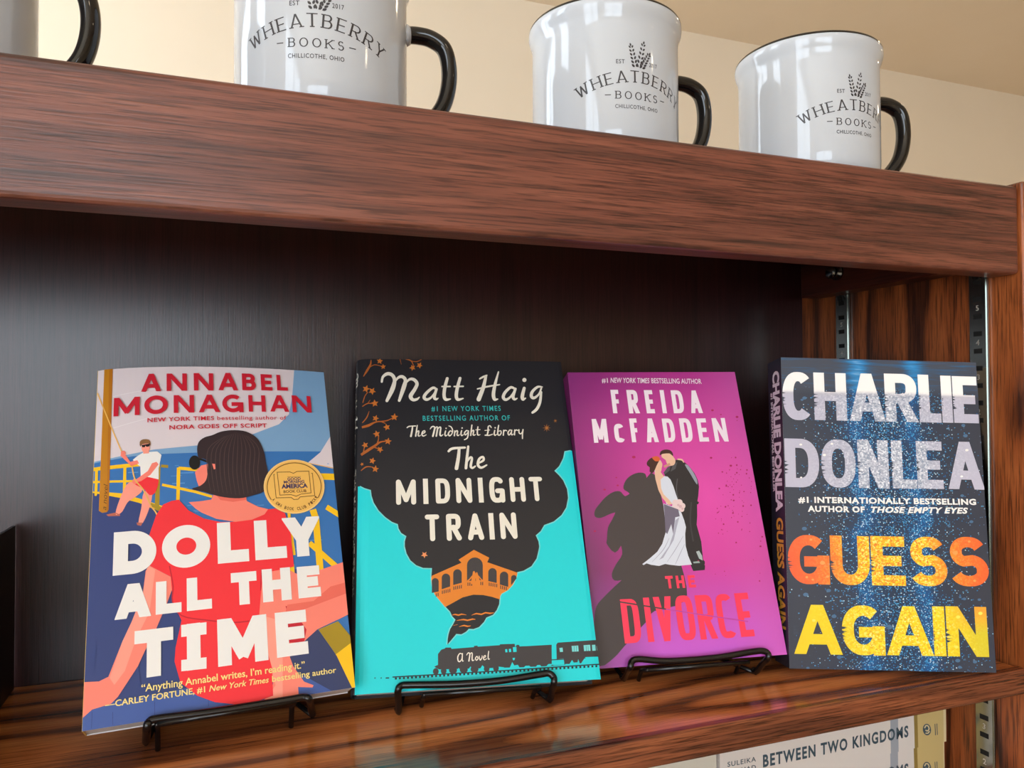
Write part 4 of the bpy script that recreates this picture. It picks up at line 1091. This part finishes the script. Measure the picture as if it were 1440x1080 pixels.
    S([(250, 242), (285, 222), (322, 206)], [16, 20, 12]); S([(312, 214), (285, 330), (238, 452)], [26, 38, 44]); S([(440, 172), (405, 300), (388, 400), (400, 452), (432, 450)], [14, 30, 36, 32, 12]); S([(226, 346), (330, 322), (450, 302)], [14, 18, 14])
    S([(612, 350), (566, 330), (510, 378), (488, 430), (515, 456), (564, 425), (610, 356)], [20, 26, 30, 32, 28, 20, 20]); S([(612, 345), (588, 425), (604, 452), (630, 442)], [26, 30, 26, 10])
    S([(702, 338), (682, 420), (690, 452), (716, 440)], [30, 36, 30, 12]); a.disc(704, 254, 21, IV)
    S([(886, 326), (838, 326), (786, 372), (774, 420), (802, 438), (850, 400), (876, 340)], [14, 24, 30, 32, 28, 20, 18]); S([(874, 380), (862, 480), (830, 550), (786, 588)], [24, 28, 30, 24])
    a.crop(0, 0, 1)
    for ch, xl, xr, yt, yb in (('M', 556.7, 584.7, 676.5, 712), ('I', 595, 601.8, 675.3, 711), ('D', 612.3, 632.6, 675, 710.3), ('N', 641, 663.3, 674.2, 709.6), ('I', 672.3, 679.3, 674, 709), ('G', 688, 709.4, 673, 709.2), ('H', 716.9, 738.3, 673, 708), ('T', 744.3, 763.6, 672.8, 707)):
        a.cap(ch, xl, xr, yt, yb, .185, IV, 3.0, True)
    for ch, xl, xr, yt, yb in (('T', 597.6, 618, 725.8, 763.3), ('R', 627.5, 648.6, 724.8, 762.6), ('A', 657.2, 679.8, 724.2, 761.8), ('I', 687.3, 694.7, 723.8, 761), ('N', 703, 726.4, 723, 760.3)):
        a.cap(ch, xl, xr, yt, yb, .185, IV, 3.0, True)
    a.script('The', 635, 661, 687, 659.5, 29, IV, 1.0)
    a.script('The', 574, 615.5, 600.5, 615, 14.5, IV); a.script('Midnight', 607, 615.3, 676, 613.8, 14, IV); a.script('Library', 682.5, 614.5, 737.5, 612.8, 14, IV)
    TT = ink((60, 192, 190))
    a.text('#1 NEW YORK TIMES', 606.4, 579.9, 704.3, 579.2, 7.0, TT, .006, 0, 1.25)
    a.text('BESTSELLING AUTHOR OF', 594.2, 593.4, 717.4, 592.6, 6.9, TT, .006, 0, 1.25)
    def bend(x, y):                       # the jacket dips into the hinge beside the spine
        d = x + w / 2
        z = -.0016 * max(0.0, 1 - d / .0085) ** 2
        d2 = w / 2 - x
        return z - .0006 * max(0.0, 1 - d2 / .004) ** 2
    a.build('jacket_front', BLACK, root, .0004, bend, 60, ink((210, 206, 200)))
    # rounded spine of the jacket, boards and page block
    bm = bmesh.new(); prof = []
    for k in range(15):
        th = pi * k / 14; prof.append((-w / 2 - .0026 * sin(th) ** .8, -.0018 - (t - .0036) * (1 - cos(th)) / 2))
    prof = [(-w / 2 + .0006, -.0017)] + prof + [(-w / 2 + .0006, -t + .0017)]
    A_ = [bm.verts.new((x, 0, z)) for x, z in prof]; B_ = [bm.verts.new((x, h, z)) for x, z in prof]
    for k in range(len(prof) - 1): bm.faces.new((A_[k], A_[k + 1], B_[k + 1], B_[k]))
    C_ = [bm.verts.new((x + .0007, 0, z)) for x, z in prof]; E_ = [bm.verts.new((x + .0007, h, z)) for x, z in prof]
    for k in range(len(prof) - 1): bm.faces.new((C_[k + 1], C_[k], E_[k], E_[k + 1])); bm.faces.new((A_[k + 1], A_[k], C_[k], C_[k + 1])); bm.faces.new((B_[k], B_[k + 1], E_[k + 1], E_[k]))
    mats = [BLACK, IV]
    # script author and capital title running down the spine
    def sp(yv, s):                        # yv along the spine, s across it (0 front .. 1 back)
        i = 1 + s * 14; i0 = min(int(i), 14); fr = i - i0
        p, q = prof[i0], prof[i0 + 1]; x, z = p[0] + (q[0] - p[0]) * fr, p[1] + (q[1] - p[1]) * fr
        return Vector((x - .0001, yv, z + .00005))
    def on_spine(polys):
        for P in polys:
            vs = [bm.verts.new(sp(y, s)) for y, s in P]
            try: f = bm.faces.new(vs); f.material_index = 1
            except ValueError: pass
    def spine_script(txt, y0, y1, s0, s1):
        st, adv = script_layout(txt)
        for kk in st:
            Q = catmull([(p[0] / adv, p[1], p[2]) for p in kk], 4); L = abs(y1 - y0)
            for q in ribbon_quads([(v[0] * L, v[1] * (s1 - s0) * .02) for v in Q], [max(v[2], .02) * .011 for v in Q], 'flat'):
                on_spine([[(y0 - X, s0 + (1 - Y / ((s1 - s0) * .02)) * (s1 - s0)) for X, Y in q]])
    spine_script('Matt', h - .012, h - .040, .10, .55); spine_script('Haig', h - .046, h - .074, .10, .55)
    V, T_, tw = font_mesh('THE MIDNIGHT TRAIN', .03, 0, 1.1)
    for tri in T_: on_spine([[(h - .086 - V[i][0] * .085 / tw, .42 - V[i][1] / CAP * .26) for i in tri]])
    bmesh.ops.recalc_face_normals(bm, faces=[f for f in bm.faces if f.material_index == 0])
    obj('jacket_spine', bm, mats, root)
    BOARD = mat('board_cloth', (34, 33, 36), .7)
    obj('front_board', boxes((-w / 2 + .004, w / 2 - .0006, .0006, h - .0006, -.0032, -.0008)), BOARD, root)
    obj('back_board', boxes((-w / 2 + .001, w / 2 - .0006, .0006, h - .0006, -t + .0004, -t + .0028)), BOARD, root)
    obj('jacket_back', boxes((-w / 2, w / 2, 0, h, -t, -t + .0004)), BLACK, root)
    obj('page_block', boxes((-w / 2 + .001, w / 2 - .0045, +.0016, h - .0042, -t + .0030, -.0034)), PAGES, root)
    wire_easel('black wire easel under the black and turquoise hardback', root, a, [(560, 972), (565, 966), (580, 965), (640, 964), (700, 959.5), (755, 951), (768, 949.5), (775, 955), (775.5, 962)], (.1000, .4625), (.1925, .4465), t)
make_midnight()

# ---- 3. magenta paperback with the cake-topper couple
def divorce_ground():
    g = NT('magenta_cover_print'); c = g.xyz(g.obj())
    x, y = c[0], c[1]
    # printed backdrop: plum at the upper left, hot pink in the middle right, violet along the foot
    r = g.math('SQRT', g.math('ADD', g.math('POWER', g.math('SUBTRACT', x, .030), 2.0), g.math('POWER', g.math('MULTIPLY', g.math('SUBTRACT', y, .110), .8), 2.0)))
    col = g.ramp(g.math('MULTIPLY', r, 8.0), [(0.0, (228, 80, 172)), (0.30, (212, 70, 160)), (0.58, (184, 56, 142)), (0.85, (146, 46, 120)), (1.0, (132, 44, 114))])
    foot = g.ramp(g.math('MULTIPLY', y, 16.0), [(0.0, (1, 1, 1, 1)), (0.35, (.8, .8, .8, 1)), (1.0, (0, 0, 0, 1))])
    col = g.mix(foot, col, (204, 94, 208))
    right = g.ramp(g.math('MULTIPLY', g.math('SUBTRACT', x, .030), 26.0, clamp=True), [(0, (0, 0, 0, 1)), (1, (.5, .5, .5, 1))])
    col = g.mix(right, col, (222, 100, 178))
    lf = g.ramp(g.math('MULTIPLY', g.math('ADD', x, .068), 22.0, clamp=True), [(0, (.75, .75, .75, 1)), (1, (0, 0, 0, 1))])
    low = g.ramp(g.math('MULTIPLY', y, 6.5, clamp=True), [(0, (.95, .95, .95, 1)), (.5, (.8, .8, .8, 1)), (1, (0, 0, 0, 1))])
    col = g.mix(g.math('MULTIPLY', lf, low), col, (96, 62, 84))
    return g.done(col, .40, .35)
def make_divorce():
    w, h, t = .1356 * .986, .2106 * .986, .0185
    root = thing('paperback', 'magenta paperback with a bride and groom and their black shadow, on a wire easel', 'book')
    K = .986
    cover_frame(root, (.29927 * K, .44685 * K, -.1774 * K), *book_axes(-.17862, .3461, .00586))
    a = Art([(799, 526), (1032, 520), (1106, 924), (843, 938.5)], w, h)
    SH, SH2, PINKW, RED, GOWN, GOWN2, GOWN3, SUIT, SUIT2, SUIT3, SK, SK2, HR = ink((72, 64, 64)), ink((128, 60, 104)), ink((244, 226, 236)), ink((255, 62, 92)), ink((216, 220, 232)), ink((170, 170, 188)), ink((112, 104, 122)), ink((48, 44, 46)), ink((84, 82, 86)), ink((150, 156, 168)), ink((232, 188, 158)), ink((206, 150, 122)), ink((70, 42, 36))
    # the long cast shadow printed behind the couple: soft rim, then core
    a.crop(830, 610, 7.2)
    head = [(640, 430), (560, 470), (540, 420), (480, 412), (410, 440), (360, 490), (340, 560), (380, 590), (400, 620), (350, 650), (320, 630), (290, 600), (230, 610), (160, 660), (100, 730), (60, 790), (60, 840), (110, 850), (200, 810), (260, 800), (230, 880), (190, 960), (180, 1080)]
    low = [(180, 1120), (250, 1200), (310, 1130), (330, 1230), (270, 1330), (230, 1420), (250, 1480), (330, 1480), (250, 1560), (150, 1660), (80, 1750), (60, 1900), (60, 2160), (110, 2330), (240, 2250), (330, 2150), (480, 1980), (580, 1870), (640, 1790), (930, 1700), (930, 1450), (760, 900)]
    P = head + low
    for grow, col in ((20, ink((164, 56, 130))), (14, ink((146, 58, 118))), (8, ink((124, 60, 104))), (2, ink((104, 62, 90))), (-4, ink((86, 64, 76))), (-10, SH)):
        Q = catmull([(p[0], p[1], 0) for p in P], 3, True); n = len(Q); out = []
        for i in range(n):
            d = (Q[(i + 1) % n] - Q[i - 1]); d = Vector((d.y, -d.x)); d = d.normalized() if d.length > 0 else d
            out.append((Q[i].x + d.x * grow, Q[i].y + d.y * grow))
        a.poly(out, col); a.up()
    # groom
    a.poly([(850, 270), (905, 262), (940, 290), (985, 330), (1040, 400), (1075, 470), (1088, 540), (1080, 640), (1072, 690), (1088, 700), (1080, 720), (1068, 720), (1070, 830), (1064, 930), (1110, 1100), (1135, 1330), (1150, 1345), (1146, 1390), (1030, 1400), (1000, 1330), (950, 1200), (930, 950), (850, 700), (740, 420), (800, 330)], SUIT)
    a.up()
    a.poly([(945, 320), (975, 322), (1030, 395), (1068, 470), (1070, 520), (1040, 480), (1000, 410)], SUIT3, 2)
    a.poly([(850, 300), (870, 290), (850, 360), (800, 390), (820, 330)], SUIT2); a.band([(870, 460), (860, 580), (890, 720)], 10, SUIT2, 3)
    a.band([(1010, 700), (1000, 900), (1030, 1100)], 16, ink((64, 60, 64)), 3)
    a.band([(870, 262), (915, 268), (935, 296)], [14, 16, 10], SK, 3)
    a.poly([(720, 205), (790, 205), (830, 240), (850, 280), (835, 320), (790, 330), (760, 300), (750, 270), (710, 240)], SK, 2)
    a.up()
    a.poly([(692, 225), (700, 185), (740, 165), (790, 168), (820, 195), (826, 230), (805, 215), (790, 205), (750, 205), (712, 212)], HR, 2)
    a.poly([(770, 345), (800, 330), (790, 380), (740, 420), (730, 400)], SUIT2)
    # bride
    a.poly([(630, 340), (650, 400), (700, 430), (770, 440), (800, 470), (830, 540), (855, 620), (880, 690), (870, 720), (760, 720), (735, 640), (700, 560), (660, 470)], GOWN)
    a.poly([(640, 400), (690, 380), (735, 440), (700, 470), (706, 560), (730, 620), (790, 680), (820, 720), (780, 728), (720, 660), (680, 580), (650, 470)], SK)
    a.poly([(650, 260), (690, 265), (718, 310), (712, 350), (700, 400), (650, 400), (640, 330)], SK, 2)
    a.poly([(730, 330), (790, 300), (800, 320), (740, 352)], SK2)
    a.up()
    a.poly([(562, 300), (590, 262), (640, 240), (690, 250), (680, 290), (660, 330), (640, 380), (620, 405), (590, 390), (592, 350), (568, 330)], HR, 2)
    a.poly([(615, 245), (660, 232), (690, 250), (688, 280), (650, 285), (625, 265)], ink((214, 96, 52)), 2)
    a.crop(870, 680, 7.2)
    a.poly([(440, 210), (560, 250), (620, 300), (650, 380), (668, 450), (660, 520), (665, 640), (690, 740), (728, 830), (600, 842), (500, 830), (460, 822), (400, 842), (320, 830), (275, 815), (245, 832), (232, 822), (300, 770), (380, 700), (430, 620), (465, 500), (455, 350)], GOWN)
    a.up()
    a.poly([(445, 215), (590, 270), (605, 340), (560, 350), (552, 420), (540, 520), (520, 420), (480, 520), (462, 500), (455, 350)], GOWN3)
    a.poly([(545, 500), (560, 380), (600, 350), (570, 470), (545, 580), (440, 760), (400, 780), (500, 640)], GOWN2)
    for pts in ([(640, 540), (560, 680), (480, 800)], [(655, 620), (600, 740), (560, 830)], [(500, 560), (440, 680), (330, 800)]): a.band(pts, [3, 7, 3], GOWN2, 4)
    for x, y, r in ((560, 200, 30), (600, 200, 34), (630, 235, 32), (590, 245, 34), (625, 270, 26), (550, 232, 22)): a.disc(x, y, r, ink((232, 206, 206)))
    a.up()
    for x, y, r in ((612, 240, 16), (590, 225, 12), (632, 262, 12)): a.disc(x, y, r, ink((214, 176, 182)))
    a.poly([(735, 805), (790, 790), (830, 770), (858, 800), (858, 830), (740, 836)], SUIT); a.up()
    a.poly([(770, 700), (800, 690), (830, 740), (836, 790), (800, 770)], ink((176, 186, 186))); a.poly([(740, 802), (800, 796), (810, 815), (745, 818)], ink((150, 170, 164)))
    # red speckles
    SP = ink((176, 34, 88))
    for x, y, r in ((1000, 576, 2.4), (1012, 582, 1.4), (1035, 585, 2.6), (1035, 590, 1), (890, 644, 3.2), (998, 644, 2.2), (1026, 655, 2.4), (1014, 664, 1.6), (850, 690, 2.2), (868, 684, 2), (866, 673, 1.5), (837, 748, 2.2), (962, 617, 1.2), (1068, 770, 2), (980, 790, 1.4)):
        a.crop(0, 0, 1).disc(x, y, r * .8, SP, r * .6, 10)
    for k in range(95):
        q = random.gauss(0, 1); x, y = 1030 + q * 13 + random.gauss(0, 8), 700 + q * -8 + random.gauss(0, 20)
        if k > 70: x, y = random.uniform(985, 1075), random.uniform(620, 820)
        if x < 1000 and y > 640: x += 25
        a.disc(x, y, random.choice((.5, .6, .8, 1.2)), SP, None, 8)
    # lettering
    a.up()
    a.text('#1', 845.6, 539.6, 854, 539.5, 6.4, PINKW, .01); a.text('NEW YORK TIMES', 857.5, 539.3, 912, 538.9, 6.8, PINKW, .012, .22); a.text('BESTSELLING AUTHOR', 914.5, 538.8, 984.8, 538.3, 6.8, PINKW, .012)
    for ch, xl, xr, yt, yb in (('F', 859.3, 871, 549.3, 582.4), ('R', 881.3, 896.3, 549, 582.2), ('E', 905.7, 918.3, 548.8, 581.8), ('I', 927.4, 934, 548.4, 581.4), ('D', 943.2, 958.8, 548.2, 581), ('A', 967.5, 984, 548, 580.5)):
        a.cap(ch, xl, xr, yt, yb, .178, PINKW, 3.2)
    for ch, xl, xr, yt, yb in (('M', 833.5, 853.5, 590.8, 624.2), ('c', 863, 877, 597.3, 623.6), ('F', 885.3, 896.5, 589.4, 623), ('A', 906, 922.6, 589, 622.8), ('D', 930.8, 946.7, 588.7, 622.3), ('D', 954.9, 971, 588, 622), ('E', 979.2, 994, 587.8, 621), ('N', 1001.2, 1020.3, 587, 620.8)):
        a.cap(ch, xl, xr, yt, yb, .178 if ch != 'c' else .235, PINKW, 3.2)
    for ch, xl, xr, yt, yb in (('T', 934.5, 945, 811, 828.6), ('H', 949.2, 960.6, 810.6, 828.2), ('E', 965.8, 976.6, 810.2, 827.6)):
        a.cap(ch, xl, xr, yt, yb, .22, RED)
    DV = (('D', 875, 899, 842.4, 904), ('I', 906.6, 915.6, 840.8, 903), ('V', 920.5, 945.5, 839.7, 902.3), ('O', 950, 974.3, 838.4, 901.4), ('R', 979, 1003.2, 837.9, 900.5), ('C', 1006.7, 1030.8, 837, 899.6), ('E', 1035.2, 1056.2, 835.7, 898))
    for ch, xl, xr, yt, yb in DV: a.cap(ch, xl, xr, yt, yb, .15, RED, 4.0)
    a.up()
    a.band([(868, 846), (900, 851.5), (935, 857.5)], 1.9, SH); a.band([(935, 857.5), (985, 866), (1050, 876.5)], 1.7, ink((196, 70, 160)))
    g = divorce_ground()
    a.build('front_cover', g, root, .0005, None, 0, mat('cover_paper_edge', (228, 224, 220), .7))
    paperback_body(root, w, h, t, ink((122, 36, 100)), ink((150, 50, 120)))
    wire_easel('black wire easel under the magenta paperback', root, a, [(883, 938), (885, 930), (895, 926.5), (935, 930), (1000, 926.5), (1050, 919.5), (1066, 918.5), (1073, 922), (1073.5, 928)], (.2535, .4620), (.3440, .4400), t)
make_divorce()

# ---- 4. dark blue thriller, upright at the right end of the shelf
GK = 1.006
G_W, G_H, G_T = .1404 * GK, .2127 * GK, .0268
def guess_masks(g):
    c = g.xyz(g.obj()); x, y = c[0], c[1]
    wob = g.math('MULTIPLY', g.math('SUBTRACT', g.noise(g.comb(0.0, g.math('MULTIPLY', y, 26.0), 2.0), 1.0, 2.0), .5), .026)
    def gauss(x0, s):
        d = g.math('DIVIDE', g.math('SUBTRACT', g.math('ADD', x, wob), x0), s)
        return g.math('EXPONENT', g.math('MULTIPLY', g.math('MULTIPLY', d, d), -1.0))
    bands = g.math('ADD', gauss(-.016, .0085), gauss(.024, .0085))
    wide = g.math('MULTIPLY', gauss(.004, .036), .75)
    patch = g.noise(g.comb(g.math('MULTIPLY', x, 60.0), g.math('MULTIPLY', y, 42.0), 0.0), 1.0, 3.0, .6)
    m = g.math('MULTIPLY', g.math('MAXIMUM', bands, wide), g.math('ADD', g.math('MULTIPLY', patch, 1.3), .25), clamp=True)
    v = g.vor(g.comb(g.math('MULTIPLY', x, 1.0), g.math('MULTIPLY', y, 1.3), 0.0), 900.0)
    dots = g.math('LESS_THAN', v['Distance'], .46)
    rnd = g.xyz(v['Color'])
    return x, y, m, dots, rnd, bands
def guess_ground():
    g = NT('dark_water_print'); x, y, m, dots, rnd, bands = guess_masks(g)
    base = g.mix(m, (55, 58, 70), (20, 48, 80))
    base = g.mix(g.math('MULTIPLY', g.math('MULTIPLY', bands, m), .5, clamp=True), base, (22, 100, 168))
    on = g.math('MULTIPLY', dots, g.math('LESS_THAN', rnd[0], g.math('MULTIPLY', m, 1.05)))
    sp = g.ramp(rnd[1], [(0.0, (24, 84, 140)), (.4, (40, 140, 204)), (.75, (96, 180, 226)), (1.0, (226, 240, 248))])
    under = g.mix(g.math('MULTIPLY', on, .85), base, sp)
    # calm rippled surface above the first line of type
    rip = g.noise(g.comb(g.math('MULTIPLY', x, 30.0), g.math('MULTIPLY', y, 420.0), 5.0), 1.0, 4.0, .6)
    surf = g.ramp(g.math('ADD', g.math('MULTIPLY', bands, .55), g.math('MULTIPLY', g.math('SUBTRACT', rip, .5), 1.4)), [(0.0, (66, 72, 86)), (.3, (48, 92, 130)), (.6, (40, 134, 196)), (.9, (150, 190, 216))])
    top = g.math('MULTIPLY', g.math('SUBTRACT', y, .188), 160.0, clamp=True)
    return g.done(g.mix(top, under, surf), .40, .35)
def guess_type(kind):
    g = NT('thriller_type_' + kind); x, y, m, dots, rnd, bands = guess_masks(g)
    mm = g.math('MULTIPLY', m, 1.6, clamp=True)
    if kind == 'author':
        base = g.ramp(g.math('MULTIPLY', g.math('SUBTRACT', y, .186), 180.0, clamp=True), [(0.0, (188, 184, 202)), (.45, (190, 186, 198)), (.75, (240, 236, 236)), (1.0, (247, 244, 242))])
        gl = g.ramp(rnd[1], [(0.0, (128, 142, 166)), (.5, (178, 182, 196)), (.8, (206, 210, 220)), (1.0, (246, 246, 250))])
        top = g.math('MULTIPLY', g.math('SUBTRACT', .1915, y), 220.0, clamp=True)
        col = g.mix(g.math('MULTIPLY', g.math('MULTIPLY', mm, top), .9), base, gl)
    elif kind == 'title':
        base = g.mix(mm, (238, 92, 48), (246, 164, 34))
        gl = g.ramp(rnd[1], [(0.0, (226, 116, 32)), (.4, (248, 178, 30)), (.7, (252, 220, 30)), (1.0, (255, 244, 150))])
        col = g.mix(g.math('MULTIPLY', mm, .85), base, gl)
    else:
        d = g.math('MULTIPLY', g.math('SUBTRACT', x, .035), 40.0, clamp=True); up = g.math('MULTIPLY', g.math('SUBTRACT', y, .026), 70.0, clamp=True)
        base = g.mix(g.math('MULTIPLY', d, up), g.mix(d, (240, 208, 20), (214, 196, 44)), (244, 160, 50))
        gl = g.ramp(rnd[1], [(0.0, (222, 160, 30)), (.4, (244, 204, 26)), (.75, (252, 226, 40)), (1.0, (255, 246, 160))])
        col = g.mix(g.math('MULTIPLY', mm, .8), base, gl)
    return g.done(col, .40, .35)
def make_guess():
    w, h, t = G_W, G_H, G_T
    root = thing('paperback', 'dark blue paperback with white and orange capitals, rightmost on the shelf', 'book')
    cover_frame(root, (.42353 * GK, .39877 * GK, -.18462 * GK + .0010), *book_axes(-.33838, .12618, -.03034))
    a = Art([(1101, 503.5), (1371, 511), (1403, 947), (1108, 943)], w, h)
    BG, NICK = guess_ground(), ink((58, 64, 78))
    TA, TT, TY = guess_type('author'), guess_type('title'), guess_type('second')
    # water drops and bubbles out on the dark sides
    for x, y, r in ((1131, 742, 3.6), (1132, 836, 3.8), (1164.5, 830, 3.4), (1172, 867, 3.6), (1134, 942, 2.4), (1179, 926, 3.6), (1348, 929.8, 3.6), (1372.5, 931.5, 3), (1351, 939.5, 2.8), (1318.5, 934, 2.4), (1357, 841, 2.6), (1378, 842, 2.4), (1351, 838.5, 2), (1340, 843, 1.8), (1360, 829, 1.8), (1353, 695, 2.6), (1366, 731.5, 2.8), (1335, 738, 2.2), (1354, 597.3, 2.8), (1357, 611.5, 3.2), (1250, 882, 5), (1129.5, 562, 2), (1133, 559.5, 3), (1320, 779, 2.2), (1335, 786, 2)):
        a.disc(x, y, r, ink((74, 108, 142)), r * .72, 14)
    for k in range(90):
        x = random.choice((random.uniform(1112, 1190), random.uniform(1320, 1392))); y = random.uniform(590, 940)
        a.disc(x, y, random.choice((.6, .8, 1.0, 1.4)), random.choice((ink((92, 118, 146)), ink((112, 136, 160)), ink((76, 96, 120)))), None, 8)
    a.up()
    for ch, xl, xr, yt, yb in (('C', 1102.4, 1146, 523.8, 590), ('H', 1146.3, 1191.5, 525, 590.3), ('A', 1195, 1245, 526, 591.5), ('R', 1245, 1290.5, 526.5, 592.5), ('L', 1292, 1322, 527.8, 593.2), ('I', 1324.5, 1337, 529, 593.5), ('E', 1339.5, 1377, 530, 594)):
        a.cap(ch, xl, xr, yt, yb, .225, TA, 2.4, False, .19, (NICK, 8))
    a.up()
    for ch, xl, xr, yt, yb in (('D', 1104.4, 1152.5, 616, 683.8), ('O', 1155.6, 1203.8, 617, 684), ('N', 1207, 1250, 617.5, 685), ('L', 1254.5, 1288.6, 618.5, 685.2), ('E', 1289.3, 1329, 619.4, 685.5), ('A', 1332, 1382.5, 620, 686)):
        a.cap(ch, xl, xr, yt, yb, .225, TA, 2.4, False, .19, (NICK, 9))
    a.up()
    for ch, xl, xr, yt, yb in (('G', 1107, 1166, 751, 821), ('U', 1167.5, 1223, 752, 822), ('E', 1225, 1277, 752.5, 822.6), ('S', 1278.5, 1332, 753, 823), ('S', 1334.5, 1390, 753, 823)):
        a.cap(ch, xl, xr, yt, yb, .25, TT, 2.2, False, .21, (NICK, 9))
    a.up()
    for ch, xl, xr, yt, yb in (('A', 1114, 1183, 850.6, 922), ('G', 1183, 1244, 851, 923), ('A', 1246, 1312.5, 852, 923), ('I', 1313.5, 1329.5, 852, 923.5), ('N', 1332, 1390, 852, 924)):
        a.cap(ch, xl, xr, yt, yb, .25, TY, 2.2, False, .21, (NICK, 11))
    a.up(); a.up()
    for x, y, r in ((1156, 790.5, 3.6), (1140, 757.5, 2), (1133.5, 811, 2), (1142, 814.5, 1.8), (1163, 810, 2.2), (1343.5, 775.5, 3.6), (1363, 759.5, 2), (1371, 815, 2)): a.disc(x, y, r, ink((250, 158, 84)), r * .8, 14)
    for x, y, r in ((1143, 873, 2.6), (1233, 889.5, 2.6), (1379.5, 861.5, 3), (1348, 867, 3), (1346, 910, 2.6), (1371, 913, 1.6), (1127, 592 + 40, .1)): a.disc(x, y, r, ink((252, 226, 96)), r * .8, 14)
    for x, y, r in ((1127, 624, 2), (1160, 638.5, 2.4), (1359, 631.5, 2.4), (1352, 668, 2), (1170.6, 623, 2), (1127, 670, 1.6)): a.disc(x, y, r, WHITE_INK, r * .7, 12)
    a.text('#1 INTERNATIONALLY BESTSELLING', 1123, 705, 1372.5, 707.6, 7.6, WHITE_INK, .04, 0, 1.1)
    a.text('AUTHOR OF', 1136, 717.6, 1216.3, 718.6, 7.6, WHITE_INK, .04, 0, 1.1)
    a.text('THOSE EMPTY EYES', 1225, 718.7, 1361.5, 719.8, 7.6, WHITE_INK, .04, .25, 1.1)
    a.build('front_cover', BG, root, .0005, None, 0, mat('cover_paper_edge', (228, 224, 220), .7))
    SPINE = ink((36, 36, 48)); s = paperback_body(root, w, h, t, SPINE, ink((44, 46, 58)))
    # lettering down the spine
    bm = bmesh.new(); bm.from_mesh(s.data); mats = [SPINE, ink((222, 222, 226)), ink((206, 156, 54))]
    s.data.materials.clear()
    for m in mats: s.data.materials.append(m)
    def down(txt, ya, yb, za, zb, mi, bold, sh=0.0):
        """reads downwards: ya top .. yb, letters' feet at depth zb, heads at za (za nearer the front)"""
        V, T, tw = font_mesh(txt, bold, sh, 1.0)
        vs = [bm.verts.new((-w / 2 - .00026, ya - (ya - yb) * x / tw, zb + (za - zb) * y / CAP)) for x, y in V]
        for tri in T:
            try: f = bm.faces.new([vs[i] for i in tri])
            except ValueError: continue
            f.material_index = mi; f.normal_update()
            if f.normal.x > 0: f.normal_flip()
    Y = lambda px: h * (943 - px) / 439.5
    down('CHARLIE DONLEA', Y(520.5), Y(729), -.0050, -.0168, 1, .05); down('#1 INTERNATIONAL BESTSELLER', Y(551), Y(700), -.0184, -.0222, 1, .035)
    down('GUESS AGAIN', Y(737), Y(893), -.0050, -.0168, 2, .035)
    bm.to_mesh(s.data); bm.free()
make_guess()
